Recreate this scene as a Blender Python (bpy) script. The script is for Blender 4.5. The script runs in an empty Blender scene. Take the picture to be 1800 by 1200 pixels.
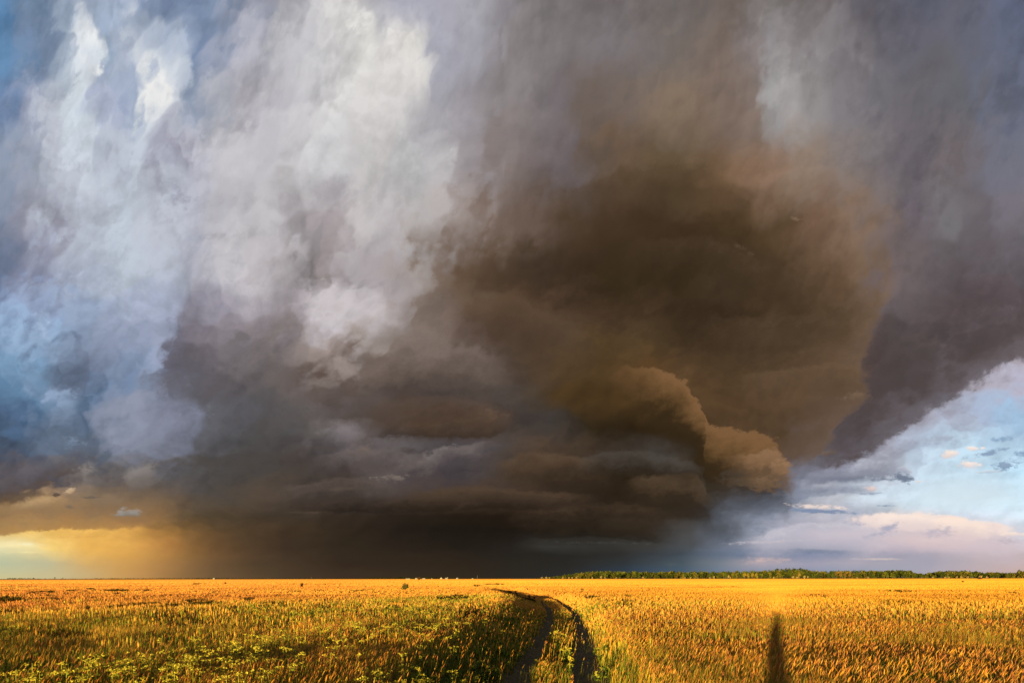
import bpy, math, random
import numpy as np

R = math.radians
scene = bpy.context.scene
COL = scene.collection
HORIZON = 1015.0          # row of the level horizon in the 1800 x 1200 photograph
F = 900.0                 # focal length in the same pixels
EYE = 1.8                 # eye height above the ground, metres
EXPO = 1.3
GAIN = 0.5 ** EXPO        # radiance that a displayed value stands for at this exposure
SUN_EL = 2.8
SUN_AZ = 207.3            # the sun stands low behind and to the left of the viewer

def lin(c):
    c = c / 255.0
    return c / 12.92 if c <= 0.04045 else ((c + 0.055) / 1.055) ** 2.4

def rgb(r, g, b, k=1.0):
    return (lin(r) * k, lin(g) * k, lin(b) * k, 1.0)

# ------------------------------------------------------------------ camera
cam = bpy.data.cameras.new("camera")
cam.sensor_width = 36.0
cam.lens = 36.0 * F / 1800.0
cam.shift_y = (HORIZON + 1.0 - 600.0) / 1800.0
cam.clip_start = 0.05
cam.clip_end = 90000.0
cam_ob = bpy.data.objects.new("camera", cam)
COL.objects.link(cam_ob)
cam_ob.location = (0, 0, EYE)
cam_ob.rotation_euler = (R(90), R(0.08), 0)
scene.camera = cam_ob

# ------------------------------------------------------------------ world and sun
world = bpy.data.worlds.new("World")
scene.world = world
world.use_nodes = True
wt = world.node_tree
wt.nodes.clear()
wo = wt.nodes.new("ShaderNodeOutputWorld")
wb = wt.nodes.new("ShaderNodeBackground")
ws = wt.nodes.new("ShaderNodeTexSky")
ws.sky_type = 'NISHITA'
ws.sun_disc = False
ws.sun_elevation = R(SUN_EL)
ws.sun_rotation = R(SUN_AZ)
wb.inputs["Strength"].default_value = 0.06
wt.links.new(ws.outputs[0], wb.inputs[0])
wt.links.new(wb.outputs[0], wo.inputs[0])

sun = bpy.data.lights.new("sun", 'SUN')
sun.energy = 5.0
sun.angle = R(0.9)
sun.color = (1.0, 0.74, 0.27)
sun_ob = bpy.data.objects.new("sun", sun)
COL.objects.link(sun_ob)
sun_ob.rotation_euler = (R(90 - SUN_EL), 0, R(180 - SUN_AZ))

scene.view_settings.view_transform = 'Standard'
scene.view_settings.look = 'None'
scene.view_settings.exposure = EXPO
scene.view_settings.gamma = 1.0
scene.cycles.max_bounces = 6
scene.cycles.diffuse_bounces = 3
scene.cycles.transparent_max_bounces = 8

# ------------------------------------------------------------------ node helper
class Net:
    def __init__(self, name, group=False):
        if group:
            self.mat = None
            self.t = bpy.data.node_groups.new(name, "ShaderNodeTree")
        else:
            self.mat = bpy.data.materials.new(name)
            self.mat.use_nodes = True
            self.t = self.mat.node_tree
            self.t.nodes.clear()
    def node(self, kind, **kw):
        n = self.t.nodes.new(kind)
        for k, v in kw.items():
            setattr(n, k, v)
        return n
    def put(self, sock, v):
        if isinstance(v, bpy.types.NodeSocket):
            self.t.links.new(v, sock)
        elif v is not None:
            sock.default_value = v
    def m(self, op, a, b=None, c=None, clamp=False):
        n = self.node("ShaderNodeMath", operation=op, use_clamp=clamp)
        self.put(n.inputs[0], a); self.put(n.inputs[1], b); self.put(n.inputs[2], c)
        return n.outputs[0]
    def add(self, a, b): return self.m('ADD', a, b)
    def sub(self, a, b): return self.m('SUBTRACT', a, b)
    def mul(self, a, b): return self.m('MULTIPLY', a, b)
    def div(self, a, b): return self.m('DIVIDE', a, b)
    def mad(self, a, b, c): return self.m('MULTIPLY_ADD', a, b, c)
    def smooth(self, x, e0, e1, o0=0.0, o1=1.0, kind='SMOOTHSTEP'):
        n = self.node("ShaderNodeMapRange", interpolation_type=kind)
        self.put(n.inputs[0], x); self.put(n.inputs[1], e0); self.put(n.inputs[2], e1)
        self.put(n.inputs[3], o0); self.put(n.inputs[4], o1)
        return n.outputs[0]
    def mix(self, f, a, b, blend='MIX'):
        n = self.node("ShaderNodeMix", data_type='RGBA', blend_type=blend)
        self.put(n.inputs[0], f); self.put(n.inputs[6], a); self.put(n.inputs[7], b)
        return n.outputs[2]
    def vec(self, x, y, z=0.0):
        n = self.node("ShaderNodeCombineXYZ")
        self.put(n.inputs[0], x); self.put(n.inputs[1], y); self.put(n.inputs[2], z)
        return n.outputs[0]
    def noise(self, v, scale, detail=4.0, rough=0.5, dist=0.0, color=False):
        n = self.node("ShaderNodeTexNoise")
        self.put(n.inputs['Vector'], v); self.put(n.inputs['Scale'], scale); self.put(n.inputs['Detail'], detail)
        self.put(n.inputs['Roughness'], rough); self.put(n.inputs['Distortion'], dist)
        return n.outputs['Color' if color else 0]
    def ramp(self, f, stops, interp='LINEAR', out=0):
        n = self.node("ShaderNodeValToRGB")
        n.color_ramp.interpolation = interp
        e = n.color_ramp.elements
        while len(e) > 1:
            e.remove(e[-1])
        e[0].position, e[0].color = stops[0]
        for p, c in stops[1:]:
            k = e.new(p); k.color = c
        self.put(n.inputs[0], f)
        return n.outputs[out]

# ------------------------------------------------------------------ the sky
# The storm sky as a map of sky colour: each line is one height above the horizon (photo row), with the colour met at each bearing.
SKY = {
 0: "0 91 133 175;75 112 133 159;150 150 163 184;225 162 176 198;300 117 134 163;375 121 138 164;450 149 153 170;525 177 176 182;600 212 210 208;640 196 194 194;690 168 168 180;750 163 163 176;850 160 158 165;900 140 135 140;950 120 115 115;1100 112 104 104;1200 112 106 104;1300 112 100 94;1350 118 112 110;1480 112 104 104;1550 95 93 102;1620 92 94 108;1700 92 93 105;1800 96 102 124",
 100: "0 100 138 176;75 116 133 159;125 160 173 190;165 216 220 225;195 151 168 189;230 170 180 199;260 187 194 204;300 165 176 194;350 117 134 163;400 149 156 175;450 176 176 186;525 186 185 189;590 202 200 200;650 229 227 222;700 215 212 210;740 224 221 216;770 170 170 182;850 165 163 172;900 135 128 128;950 125 118 118;1100 118 112 114;1200 118 108 102;1270 118 104 96;1340 128 118 116;1365 140 135 136;1420 132 125 126;1480 125 120 122;1550 105 102 110;1620 98 96 106;1700 97 97 109;1800 94 100 119",
 200: "0 112 134 168;60 150 158 179;110 183 188 199;150 202 212 220;200 165 173 194;230 150 163 184;265 224 224 222;310 197 203 211;350 140 153 174;400 176 178 188;450 173 170 178;550 196 194 196;610 212 210 209;700 210 206 205;740 182 179 181;780 165 162 168;830 155 150 156;900 135 128 128;1000 112 104 106;1050 104 92 86;1100 110 98 92;1200 126 108 92;1280 125 108 98;1330 130 115 106;1370 155 152 152;1410 160 156 156;1450 140 136 136;1500 122 118 122;1560 105 102 108;1650 96 94 99;1720 97 97 104;1800 99 104 122",
 300: "0 136 148 169;60 149 156 170;120 178 183 195;160 197 205 216;200 178 184 197;250 188 196 208;310 153 153 168;350 183 183 194;420 191 189 194;500 182 180 185;560 191 189 191;610 204 204 206;690 190 186 186;740 182 182 183;790 185 182 184;850 150 143 146;900 128 118 116;950 116 106 106;1000 112 102 104;1050 104 88 76;1100 105 85 68;1200 98 82 60;1270 112 88 66;1320 128 102 82;1370 138 112 94;1430 138 120 106;1500 128 118 115;1560 118 112 114;1620 104 98 104;1700 109 101 104;1800 108 109 122",
 400: "0 130 140 160;80 149 149 164;150 178 184 197;250 188 198 210;300 183 187 199;360 178 178 188;430 172 170 175;500 187 184 187;560 147 141 144;600 162 153 156;650 190 184 184;700 187 183 185;750 177 173 173;800 172 165 164;830 150 138 134;880 115 98 88;930 105 88 78;1000 85 68 54;1050 72 55 40;1150 66 50 36;1200 62 46 32;1270 68 52 34;1350 80 62 42;1400 92 72 52;1450 115 90 72;1500 128 105 88;1560 120 104 96;1620 106 98 104;1680 112 109 112;1750 99 93 98;1800 112 107 116",
 500: "0 105 119 144;70 125 129 150;150 169 179 198;230 178 187 200;300 178 184 199;350 159 163 177;400 182 180 188;450 191 187 191;520 162 155 158;560 117 111 111;600 142 132 132;650 162 155 158;700 162 153 156;740 156 146 142;770 120 103 92;830 95 76 60;900 78 62 48;950 66 52 40;1000 62 48 36;1100 56 44 28;1200 55 43 28;1280 67 53 38;1380 70 54 38;1450 92 72 54;1500 105 82 64;1540 120 98 80;1580 108 96 96;1650 97 89 92;1700 91 83 86;1800 99 92 97",
 550: "0 96 116 148;70 140 155 185;150 150 165 190;230 165 175 198;300 168 175 196;350 140 140 155;400 155 150 162;450 170 163 170;520 150 142 146;560 172 164 168;600 195 188 190;660 190 182 184;700 175 165 164;740 130 115 106;800 108 92 82;850 100 82 68;920 85 66 50;1000 78 60 46;1100 66 50 36;1200 57 44 30;1300 60 46 32;1400 72 56 40;1480 86 68 50;1530 110 92 78;1560 105 95 98;1620 95 86 88;1700 88 76 78;1800 98 86 90",
 600: "0 84 108 140;70 150 175 205;150 130 145 170;220 135 145 168;280 150 158 180;320 110 108 122;380 120 112 120;450 140 132 138;520 130 120 120;600 185 178 182;650 165 154 150;700 140 126 118;760 125 110 102;800 110 95 88;860 80 64 54;920 76 60 48;1000 78 62 48;1060 86 66 42;1120 84 66 44;1200 61 47 32;1300 70 54 40;1400 82 66 48;1480 96 78 60;1530 112 92 74;1552 90 78 76;1600 78 70 70;1700 82 72 74;1760 105 95 100;1800 125 115 122",
 650: "0 86 116 150;60 120 150 180;110 95 108 130;180 105 115 138;240 125 140 165;275 150 160 185;300 98 97 110;360 92 87 93;420 108 102 107;500 112 104 104;600 150 136 130;650 112 98 92;720 105 92 84;800 112 98 90;860 105 92 85;920 78 64 54;980 80 62 44;1060 82 62 38;1150 90 66 40;1200 74 56 38;1300 72 56 38;1400 88 68 50;1500 100 80 62;1522 92 76 64;1540 78 66 64;1600 76 66 66;1680 88 78 78;1730 120 108 112;1800 165 155 162",
 700: "0 86 118 150;70 95 125 155;110 140 160 188;180 85 105 130;220 110 130 160;260 122 135 158;320 104 107 122;370 90 88 95;430 88 84 88;520 100 92 90;600 88 74 68;680 78 68 64;760 74 64 60;850 80 70 64;900 80 71 66;950 72 60 48;1000 76 57 34;1080 72 53 30;1150 80 60 36;1240 88 66 44;1300 82 62 42;1400 98 76 56;1500 104 84 66;1527 106 86 68;1545 80 68 66;1600 76 66 66;1650 92 82 84;1700 150 142 152;1750 170 166 178;1800 176 174 192",
 750: "0 74 94 120;60 80 105 135;120 115 132 155;170 80 98 122;220 120 130 150;270 136 141 160;330 120 124 142;400 95 95 102;470 80 78 80;540 85 80 78;600 110 102 102;650 86 74 66;720 72 58 46;800 68 54 44;850 84 66 54;900 62 54 50;960 62 56 52;1030 52 42 28;1100 42 31 17;1200 62 47 30;1300 84 64 44;1380 84 65 47;1440 84 66 50;1480 82 66 56;1505 77 66 66;1540 82 72 74;1580 115 106 112;1620 152 146 158;1680 166 167 182;1740 165 178 202;1800 156 184 211",
 800: "0 62 72 90;60 75 88 108;130 95 108 128;190 90 100 115;260 130 135 152;320 120 124 140;380 92 92 98;450 75 72 72;520 72 67 66;600 104 96 97;680 93 86 86;740 90 84 84;830 72 66 68;900 76 66 60;960 80 64 52;1030 62 50 40;1100 60 52 44;1160 64 59 54;1230 60 47 32;1300 80 62 42;1360 82 65 48;1420 88 77 74;1470 98 93 98;1530 125 124 138;1590 158 158 172;1660 172 186 205;1730 188 212 229;1800 178 206 228",
 840: "0 72 68 72;50 95 88 90;100 78 76 84;150 118 112 110;190 88 86 90;240 110 102 98;300 90 86 86;400 72 68 66;500 70 64 60;600 68 58 54;650 88 78 74;720 80 72 72;800 66 60 64;850 74 66 64;920 72 58 46;1000 54 42 32;1100 44 34 22;1200 56 46 36;1280 66 54 40;1340 84 72 60;1390 106 106 118;1460 122 124 140;1520 150 152 168;1570 182 184 196;1640 198 216 232;1720 196 220 236;1800 190 222 242",
 880: "0 100 80 60;50 150 125 98;100 180 145 104;150 132 110 86;220 120 100 80;300 95 80 66;400 78 68 58;500 80 68 58;600 62 54 50;660 58 50 50;720 72 60 52;800 76 60 46;870 74 56 42;940 66 50 38;1000 52 42 34;1100 44 34 24;1200 54 44 34;1260 60 54 48;1310 86 86 92;1360 110 118 134;1420 138 145 162;1480 190 192 200;1550 206 220 232;1650 206 230 244;1800 206 232 244",
 910: "0 190 148 90;50 200 158 98;110 185 140 82;170 178 138 84;220 160 124 82;270 115 92 64;350 85 70 52;500 68 56 44;600 52 42 34;700 44 36 28;800 38 31 23;900 36 28 20;1000 36 29 20;1080 46 38 28;1150 62 51 40;1220 60 53 46;1280 82 86 94;1330 130 136 152;1400 152 158 176;1450 196 194 202;1520 172 178 196;1580 214 208 210;1680 216 224 236;1800 214 232 244",
 930: "0 222 182 100;50 240 198 112;100 234 184 96;170 240 186 96;220 228 172 88;270 178 130 70;320 138 102 58;370 106 80 51;420 86 67 47;500 68 54 40;600 50 40 30;700 40 32 26;800 32 27 21;900 29 23 17;1000 32 27 20;1080 44 38 30;1150 58 50 42;1220 76 74 72;1280 96 102 114;1330 160 166 182;1400 184 182 196;1480 196 190 200;1550 184 181 196;1600 220 204 204;1680 206 194 200;1740 218 212 220;1800 216 220 230",
 960: "0 250 235 180;50 250 230 165;90 245 210 125;150 235 180 90;220 225 170 85;250 208 152 78;290 176 125 67;330 138 100 57;380 106 78 49;430 84 64 44;500 62 48 36;600 52 42 31;700 44 36 28;800 36 30 24;900 38 33 28;960 54 52 48;1050 52 50 46;1150 60 59 56;1220 78 82 86;1280 112 120 136;1340 150 152 168;1420 172 170 184;1500 176 172 186;1580 186 176 188;1640 206 188 192;1720 210 194 200;1800 212 198 206",
 975: "0 205 205 165;80 215 198 145;150 225 178 98;220 216 162 84;250 204 152 80;290 174 127 69;330 142 105 61;380 112 83 53;430 90 68 48;500 68 54 40;600 54 43 32;750 46 37 28;900 39 35 30;1000 41 39 36;1100 48 47 45;1200 66 74 82;1280 106 118 138;1340 112 124 148;1420 128 138 164;1500 140 148 170;1560 160 158 174;1640 172 166 178;1720 192 178 182;1800 196 180 184",
 990: "0 188 192 158;80 190 185 148;150 208 170 108;220 204 155 86;250 194 145 82;290 168 124 73;330 140 104 65;380 108 82 55;450 78 62 44;600 54 42 32;700 50 40 30;800 48 38 28;900 42 38 32;1000 42 40 36;1100 50 54 56;1200 74 86 94;1270 120 128 138;1340 172 162 170;1420 160 158 176;1500 172 166 178;1560 168 164 176;1640 166 162 176;1720 190 176 180;1800 198 178 180",
 1010: "0 206 196 146;100 200 185 140;200 205 160 95;250 190 142 84;290 164 122 73;330 138 105 66;380 110 85 57;500 75 60 44;600 62 48 36;800 52 42 30;900 44 40 34;1000 44 44 42;1100 48 64 82;1200 74 94 114;1300 120 135 160;1400 136 146 172;1500 146 156 178;1600 166 166 180;1700 188 172 178;1800 200 172 165",
}

# Separate clouds and rents: x, y, half width, half height, tilt, lit colour, shaded colour, softness, strength, raggedness
PUFFS = [
 # bright heads high on the left
 (162, 72, 24, 48, 8, (244, 245, 244), (214, 224, 234), 0.9, 0.85, 0.9),
 (172, 112, 10, 26, -6, (248, 246, 240), (225, 230, 234), 0.7, 0.8, 0.8),
 (270, 165, 26, 42, 0, (238, 236, 232), (216, 219, 224), 1.2, 0.75, 0.9),
 (315, 130, 26, 42, -12, (212, 218, 226), (196, 204, 218), 0.6, 0.6, 0.8),
 (215, 190, 14, 50, 4, (146, 160, 188), (158, 168, 192), 0.8, 0.7, 0.6),
 (310, 345, 36, 24, -20, (150, 149, 166), (146, 144, 160), 0.9, 0.7, 1.0),
 (590, 330, 52, 34, 25, (156, 150, 156), (140, 132, 138), 1.0, 0.6, 0.9),
 # dark rags in the middle left
 (330, 645, 46, 30, 10, (92, 91, 102), (88, 85, 92), 1.3, 0.55, 1.1),
 (400, 640, 40, 20, 0, (98, 93, 97), (90, 85, 88), 1.3, 0.5, 1.1),
 (455, 722, 90, 30, 4, (94, 91, 96), (88, 85, 89), 1.3, 0.6, 0.9),
 (285, 690, 22, 34, 18, (150, 156, 176), (130, 138, 158), 1.1, 0.4, 1.2),
 (300, 745, 36, 26, 0, (146, 150, 168), (120, 126, 144), 1.1, 0.45, 1.2),
 (232, 755, 24, 20, 0, (152, 158, 176), (118, 128, 146), 1.0, 0.45, 1.2),
 (345, 725, 34, 18, 0, (136, 140, 158), (114, 118, 134), 1.0, 0.45, 1.2),
 (120, 690, 34, 14, 10, (156, 176, 204), (118, 138, 164), 0.7, 0.6, 1.0),
 (75, 580, 16, 40, 10, (176, 198, 224), (150, 172, 202), 0.9, 0.7, 1.0),
 (128, 775, 20, 12, 0, (134, 152, 178), (106, 122, 144), 0.6, 0.6, 1.0),
 # low clouds over the yellow light
 (58, 838, 44, 30, 12, (104, 98, 102), (84, 74, 70), 0.5, 0.85, 0.7),
 (28, 872, 70, 13, 8, (92, 78, 68), (78, 58, 44), 0.6, 0.85, 0.8),
 (102, 842, 34, 16, 0, (84, 84, 94), (72, 70, 76), 0.7, 0.8, 0.9),
 (152, 824, 24, 18, 0, (160, 150, 142), (132, 122, 114), 0.9, 0.6, 1.0),
 (245, 836, 40, 26, 16, (146, 138, 134), (108, 98, 92), 0.6, 0.65, 0.9),
 (60, 888, 50, 18, 14, (214, 176, 124), (166, 128, 86), 0.6, 0.8, 0.9),
 (125, 860, 22, 7, 12, (214, 184, 146), (168, 136, 104), 0.5, 0.8, 0.8),
 (98, 866, 13, 5, 0, (92, 80, 72), (80, 68, 60), 0.5, 0.9, 0.7),
 (122, 888, 14, 4, -4, (112, 102, 94), (100, 90, 80), 0.5, 0.8, 0.7),
 (160, 872, 22, 3, -2, (104, 94, 88), (100, 88, 80), 0.5, 0.7, 0.6),
 (185, 885, 46, 20, 0, (150, 126, 102), (118, 92, 66), 0.7, 0.6, 0.9),
 (65, 924, 14, 8, 0, (178, 136, 82), (172, 126, 68), 0.5, 0.8, 0.7),
 (222, 900, 34, 8, 4, (158, 154, 148), (126, 120, 112), 0.5, 0.85, 0.6),
 (210, 897, 14, 8, 20, (164, 161, 156), (146, 142, 136), 0.6, 0.75, 0.6),
 (150, 940, 70, 4, 1, (226, 166, 84), (222, 160, 76), 0.9, 0.5, 0.5),
 (40, 955, 50, 6, -1, (252, 244, 204), (250, 236, 180), 0.9, 0.7, 0.5),
 (45, 968, 50, 3, 0, (252, 238, 178), (250, 230, 160), 0.9, 0.6, 0.4),
 # lighter steps and dark decks under the storm
 (605, 762, 48, 24, -4, (132, 124, 126), (104, 96, 98), 0.7, 0.75, 0.9),
 (560, 786, 40, 5, -4, (84, 74, 70), (82, 72, 68), 0.7, 0.7, 0.5),
 (640, 792, 32, 18, 0, (118, 102, 94), (98, 86, 82), 0.7, 0.7, 0.9),
 (780, 764, 160, 13, 2, (78, 62, 51), (62, 49, 39), 1.0, 0.55, 1.0),
 (862, 732, 34, 20, 0, (106, 86, 71), (76, 58, 45), 0.7, 0.6, 1.0),
 (826, 742, 46, 14, 8, (92, 74, 59), (72, 56, 44), 0.9, 0.5, 1.0),
 (720, 792, 60, 12, 4, (76, 68, 66), (62, 54, 52), 0.8, 0.7, 0.8),
 (772, 798, 46, 13, 22, (122, 114, 112), (94, 87, 86), 0.6, 0.8, 0.8),
 (722, 818, 42, 16, 12, (112, 102, 97), (88, 80, 78), 0.8, 0.7, 0.9),
 (862, 788, 46, 10, 8, (80, 78, 80), (66, 62, 66), 0.8, 0.7, 0.8),
 (810, 826, 80, 10, 4, (64, 57, 62), (60, 52, 56), 0.9, 0.7, 0.6),
 (690, 841, 34, 10, 4, (128, 114, 105), (92, 82, 78), 0.6, 0.75, 1.0),
 (640, 830, 44, 8, 6, (78, 70, 66), (70, 62, 58), 0.8, 0.7, 0.6),
 (610, 858, 70, 6, 2, (98, 84, 74), (76, 66, 58), 0.8, 0.6, 0.5),
 (790, 878, 110, 12, 2, (84, 66, 50), (60, 47, 36), 0.9, 0.7, 0.6),
 (560, 890, 90, 4, 1, (60, 50, 44), (56, 46, 40), 0.9, 0.7, 0.5),
 (540, 899, 50, 3, 1, (96, 82, 68), (88, 74, 60), 0.9, 0.5, 0.4),
 (900, 905, 170, 8, 0, (34, 26, 18), (30, 23, 16), 1.0, 0.8, 0.4),
 (1080, 953, 150, 3.2, -1, (76, 74, 70), (70, 68, 64), 1.0, 0.6, 1.0),
 (1000, 958, 110, 3, 2, (60, 58, 54), (54, 52, 48), 0.9, 0.5, 0.6),
 (960, 812, 40, 20, -10, (92, 72, 54), (72, 55, 42), 0.9, 0.6, 0.8),
 # the storm heart and its long lit arm
 (1080, 430, 200, 80, 8, (62, 48, 34), (58, 44, 29), 1.0, 0.55, 0.6),
 (1190, 330, 190, 40, -4, (84, 66, 46), (68, 51, 35), 1.0, 0.4, 0.6),
 (1310, 440, 26, 8, -25, (104, 86, 70), (82, 65, 48), 0.9, 0.6, 1.0),
 (1405, 385, 18, 6, -20, (150, 126, 104), (118, 96, 76), 0.9, 0.55, 1.0),
 (1505, 698, 30, 11, 12, (122, 100, 80), (104, 85, 68), 0.6, 0.8, 0.8),
 (1455, 795, 26, 8, 30, (118, 98, 82), (100, 84, 72), 0.7, 0.6, 0.9),
 (1500, 800, 44, 18, 24, (84, 73, 72), (76, 66, 66), 0.9, 0.7, 0.7),
 (1290, 835, 44, 14, 4, (74, 66, 58), (64, 55, 46), 0.7, 0.7, 0.7),
 (1172, 812, 74, 15, -8, (72, 68, 64), (56, 50, 44), 0.8, 0.75, 0.7),
 (1140, 858, 80, 16, -6, (44, 34, 23), (40, 30, 20), 0.9, 0.7, 0.5),
 (1200, 905, 70, 12, -4, (54, 44, 33), (46, 37, 28), 0.8, 0.7, 0.6),
 (1318, 884, 66, 26, 4, (88, 92, 102), (82, 88, 98), 1.0, 0.75, 0.7),
 (1268, 930, 56, 28, 0, (74, 76, 80), (78, 84, 92), 1.0, 0.75, 0.7),
 (1335, 930, 40, 18, 0, (112, 120, 136), (108, 118, 136), 1.0, 0.6, 0.8),
 (1372, 824, 27, 22, -20, (148, 114, 84), (112, 87, 64), 0.35, 0.92, 0.6),
 (1342, 850, 42, 16, -4, (118, 93, 70), (98, 78, 60), 0.4, 0.9, 0.7),
 (1300, 846, 36, 14, 4, (84, 70, 56), (74, 62, 50), 0.6, 0.8, 0.7),
 # open sky to the right
 (1690, 868, 165, 42, 0, (206, 224, 235), (216, 232, 240), 0.8, 0.9, 0.3),
 (1755, 775, 70, 14, 6, (164, 188, 212), (172, 194, 215), 1.0, 0.45, 0.7),
 (1660, 775, 60, 12, 4, (160, 162, 178), (150, 152, 170), 0.9, 0.6, 0.9),
 (1500, 842, 110, 9, 3, (112, 116, 132), (116, 122, 140), 0.9, 0.7, 0.7),
 (1450, 862, 90, 8, 4, (122, 126, 144), (128, 134, 152), 0.9, 0.7, 0.7),
 (1590, 826, 22, 9, -8, (206, 204, 212), (150, 156, 174), 0.5, 0.75, 0.8),
 (1583, 838, 22, 9, -8, (116, 126, 146), (98, 110, 132), 0.45, 0.9, 0.8),
 (1550, 842, 26, 4, 0, (112, 122, 142), (106, 118, 138), 0.6, 0.7, 0.9),
 (1530, 857, 17, 6, 0, (236, 210, 198), (196, 184, 190), 0.5, 0.9, 0.8),
 (1520, 866, 30, 3, 2, (140, 150, 172), (132, 144, 168), 0.7, 0.7, 0.9),
 (1614, 845, 22, 3, 3, (244, 222, 208), (226, 208, 204), 0.7, 0.7, 0.8),
 (1558, 887, 20, 2.2, 0, (134, 150, 176), (128, 146, 172), 0.6, 0.8, 0.7),
 (1490, 885, 16, 1.8, 0, (150, 164, 186), (146, 160, 184), 0.7, 0.6, 0.7),
 (1673, 800, 20, 8, 4, (252, 234, 220), (222, 206, 204), 0.5, 0.9, 0.7),
 (1704, 790, 15, 5, 0, (252, 236, 224), (230, 214, 210), 0.5, 0.9, 0.7),
 (1700, 818, 22, 8, -8, (252, 234, 222), (220, 204, 204), 0.5, 0.9, 0.7),
 (1728, 787, 8, 4, 0, (250, 236, 226), (230, 216, 214), 0.5, 0.8, 0.7),
 (1737, 796, 42, 6, 14, (130, 150, 180), (120, 142, 172), 0.6, 0.8, 0.9),
 (1766, 816, 26, 13, 0, (146, 164, 190), (116, 138, 166), 0.5, 0.85, 0.9),
 (1735, 830, 24, 4, 6, (226, 214, 214), (160, 174, 194), 0.6, 0.7, 0.8),
 (1795, 800, 18, 10, -10, (120, 148, 182), (112, 140, 172), 0.6, 0.8, 0.8),
 (1762, 772, 30, 6, 4, (112, 142, 180), (108, 136, 172), 0.7, 0.7, 0.8),
 (1440, 890, 62, 6, -5, (250, 228, 214), (232, 214, 208), 0.6, 0.85, 0.8),
 (1445, 898, 74, 5, -4, (124, 142, 172), (118, 136, 166), 0.5, 0.9, 0.6),
 (1410, 915, 80, 20, 0, (176, 176, 190), (170, 168, 184), 0.9, 0.7, 0.8),
 (1590, 918, 120, 18, -4, (252, 232, 220), (228, 210, 208), 0.35, 0.95, 0.6),
 (1690, 930, 62, 22, -6, (252, 230, 216), (222, 202, 202), 0.3, 0.95, 0.6),
 (1500, 944, 130, 20, 0, (206, 196, 204), (192, 184, 196), 0.8, 0.8, 0.8),
 (1640, 954, 130, 18, -4, (226, 204, 202), (206, 188, 194), 0.8, 0.85, 0.7),
 (1560, 930, 30, 13, 24, (166, 168, 188), (176, 174, 190), 0.6, 0.85, 0.7),
 (1532, 940, 20, 10, 20, (176, 176, 192), (184, 180, 194), 0.7, 0.7, 0.7),
 (1655, 934, 40, 12, 8, (190, 182, 194), (182, 174, 188), 0.7, 0.8, 0.8),
 (1780, 938, 34, 5, 0, (252, 230, 214), (224, 208, 208), 0.5, 0.85, 0.7),
 (1775, 950, 36, 8, 0, (190, 180, 190), (188, 176, 186), 0.7, 0.7, 0.7),
 (1360, 952, 90, 5, 2, (202, 194, 200), (182, 176, 186), 0.7, 0.7, 0.9),
 (1400, 968, 190, 6, -1, (110, 124, 148), (112, 126, 150), 0.8, 0.85, 0.4),
 (1345, 984, 50, 9, 2, (212, 184, 178), (188, 168, 170), 0.8, 0.85, 0.7),
 (1540, 982, 56, 3, 0, (214, 196, 192), (200, 186, 186), 0.6, 0.8, 0.5),
 (1190, 992, 40, 5, 0, (84, 92, 94), (78, 90, 98), 1.0, 0.6, 0.6),
]

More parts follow.
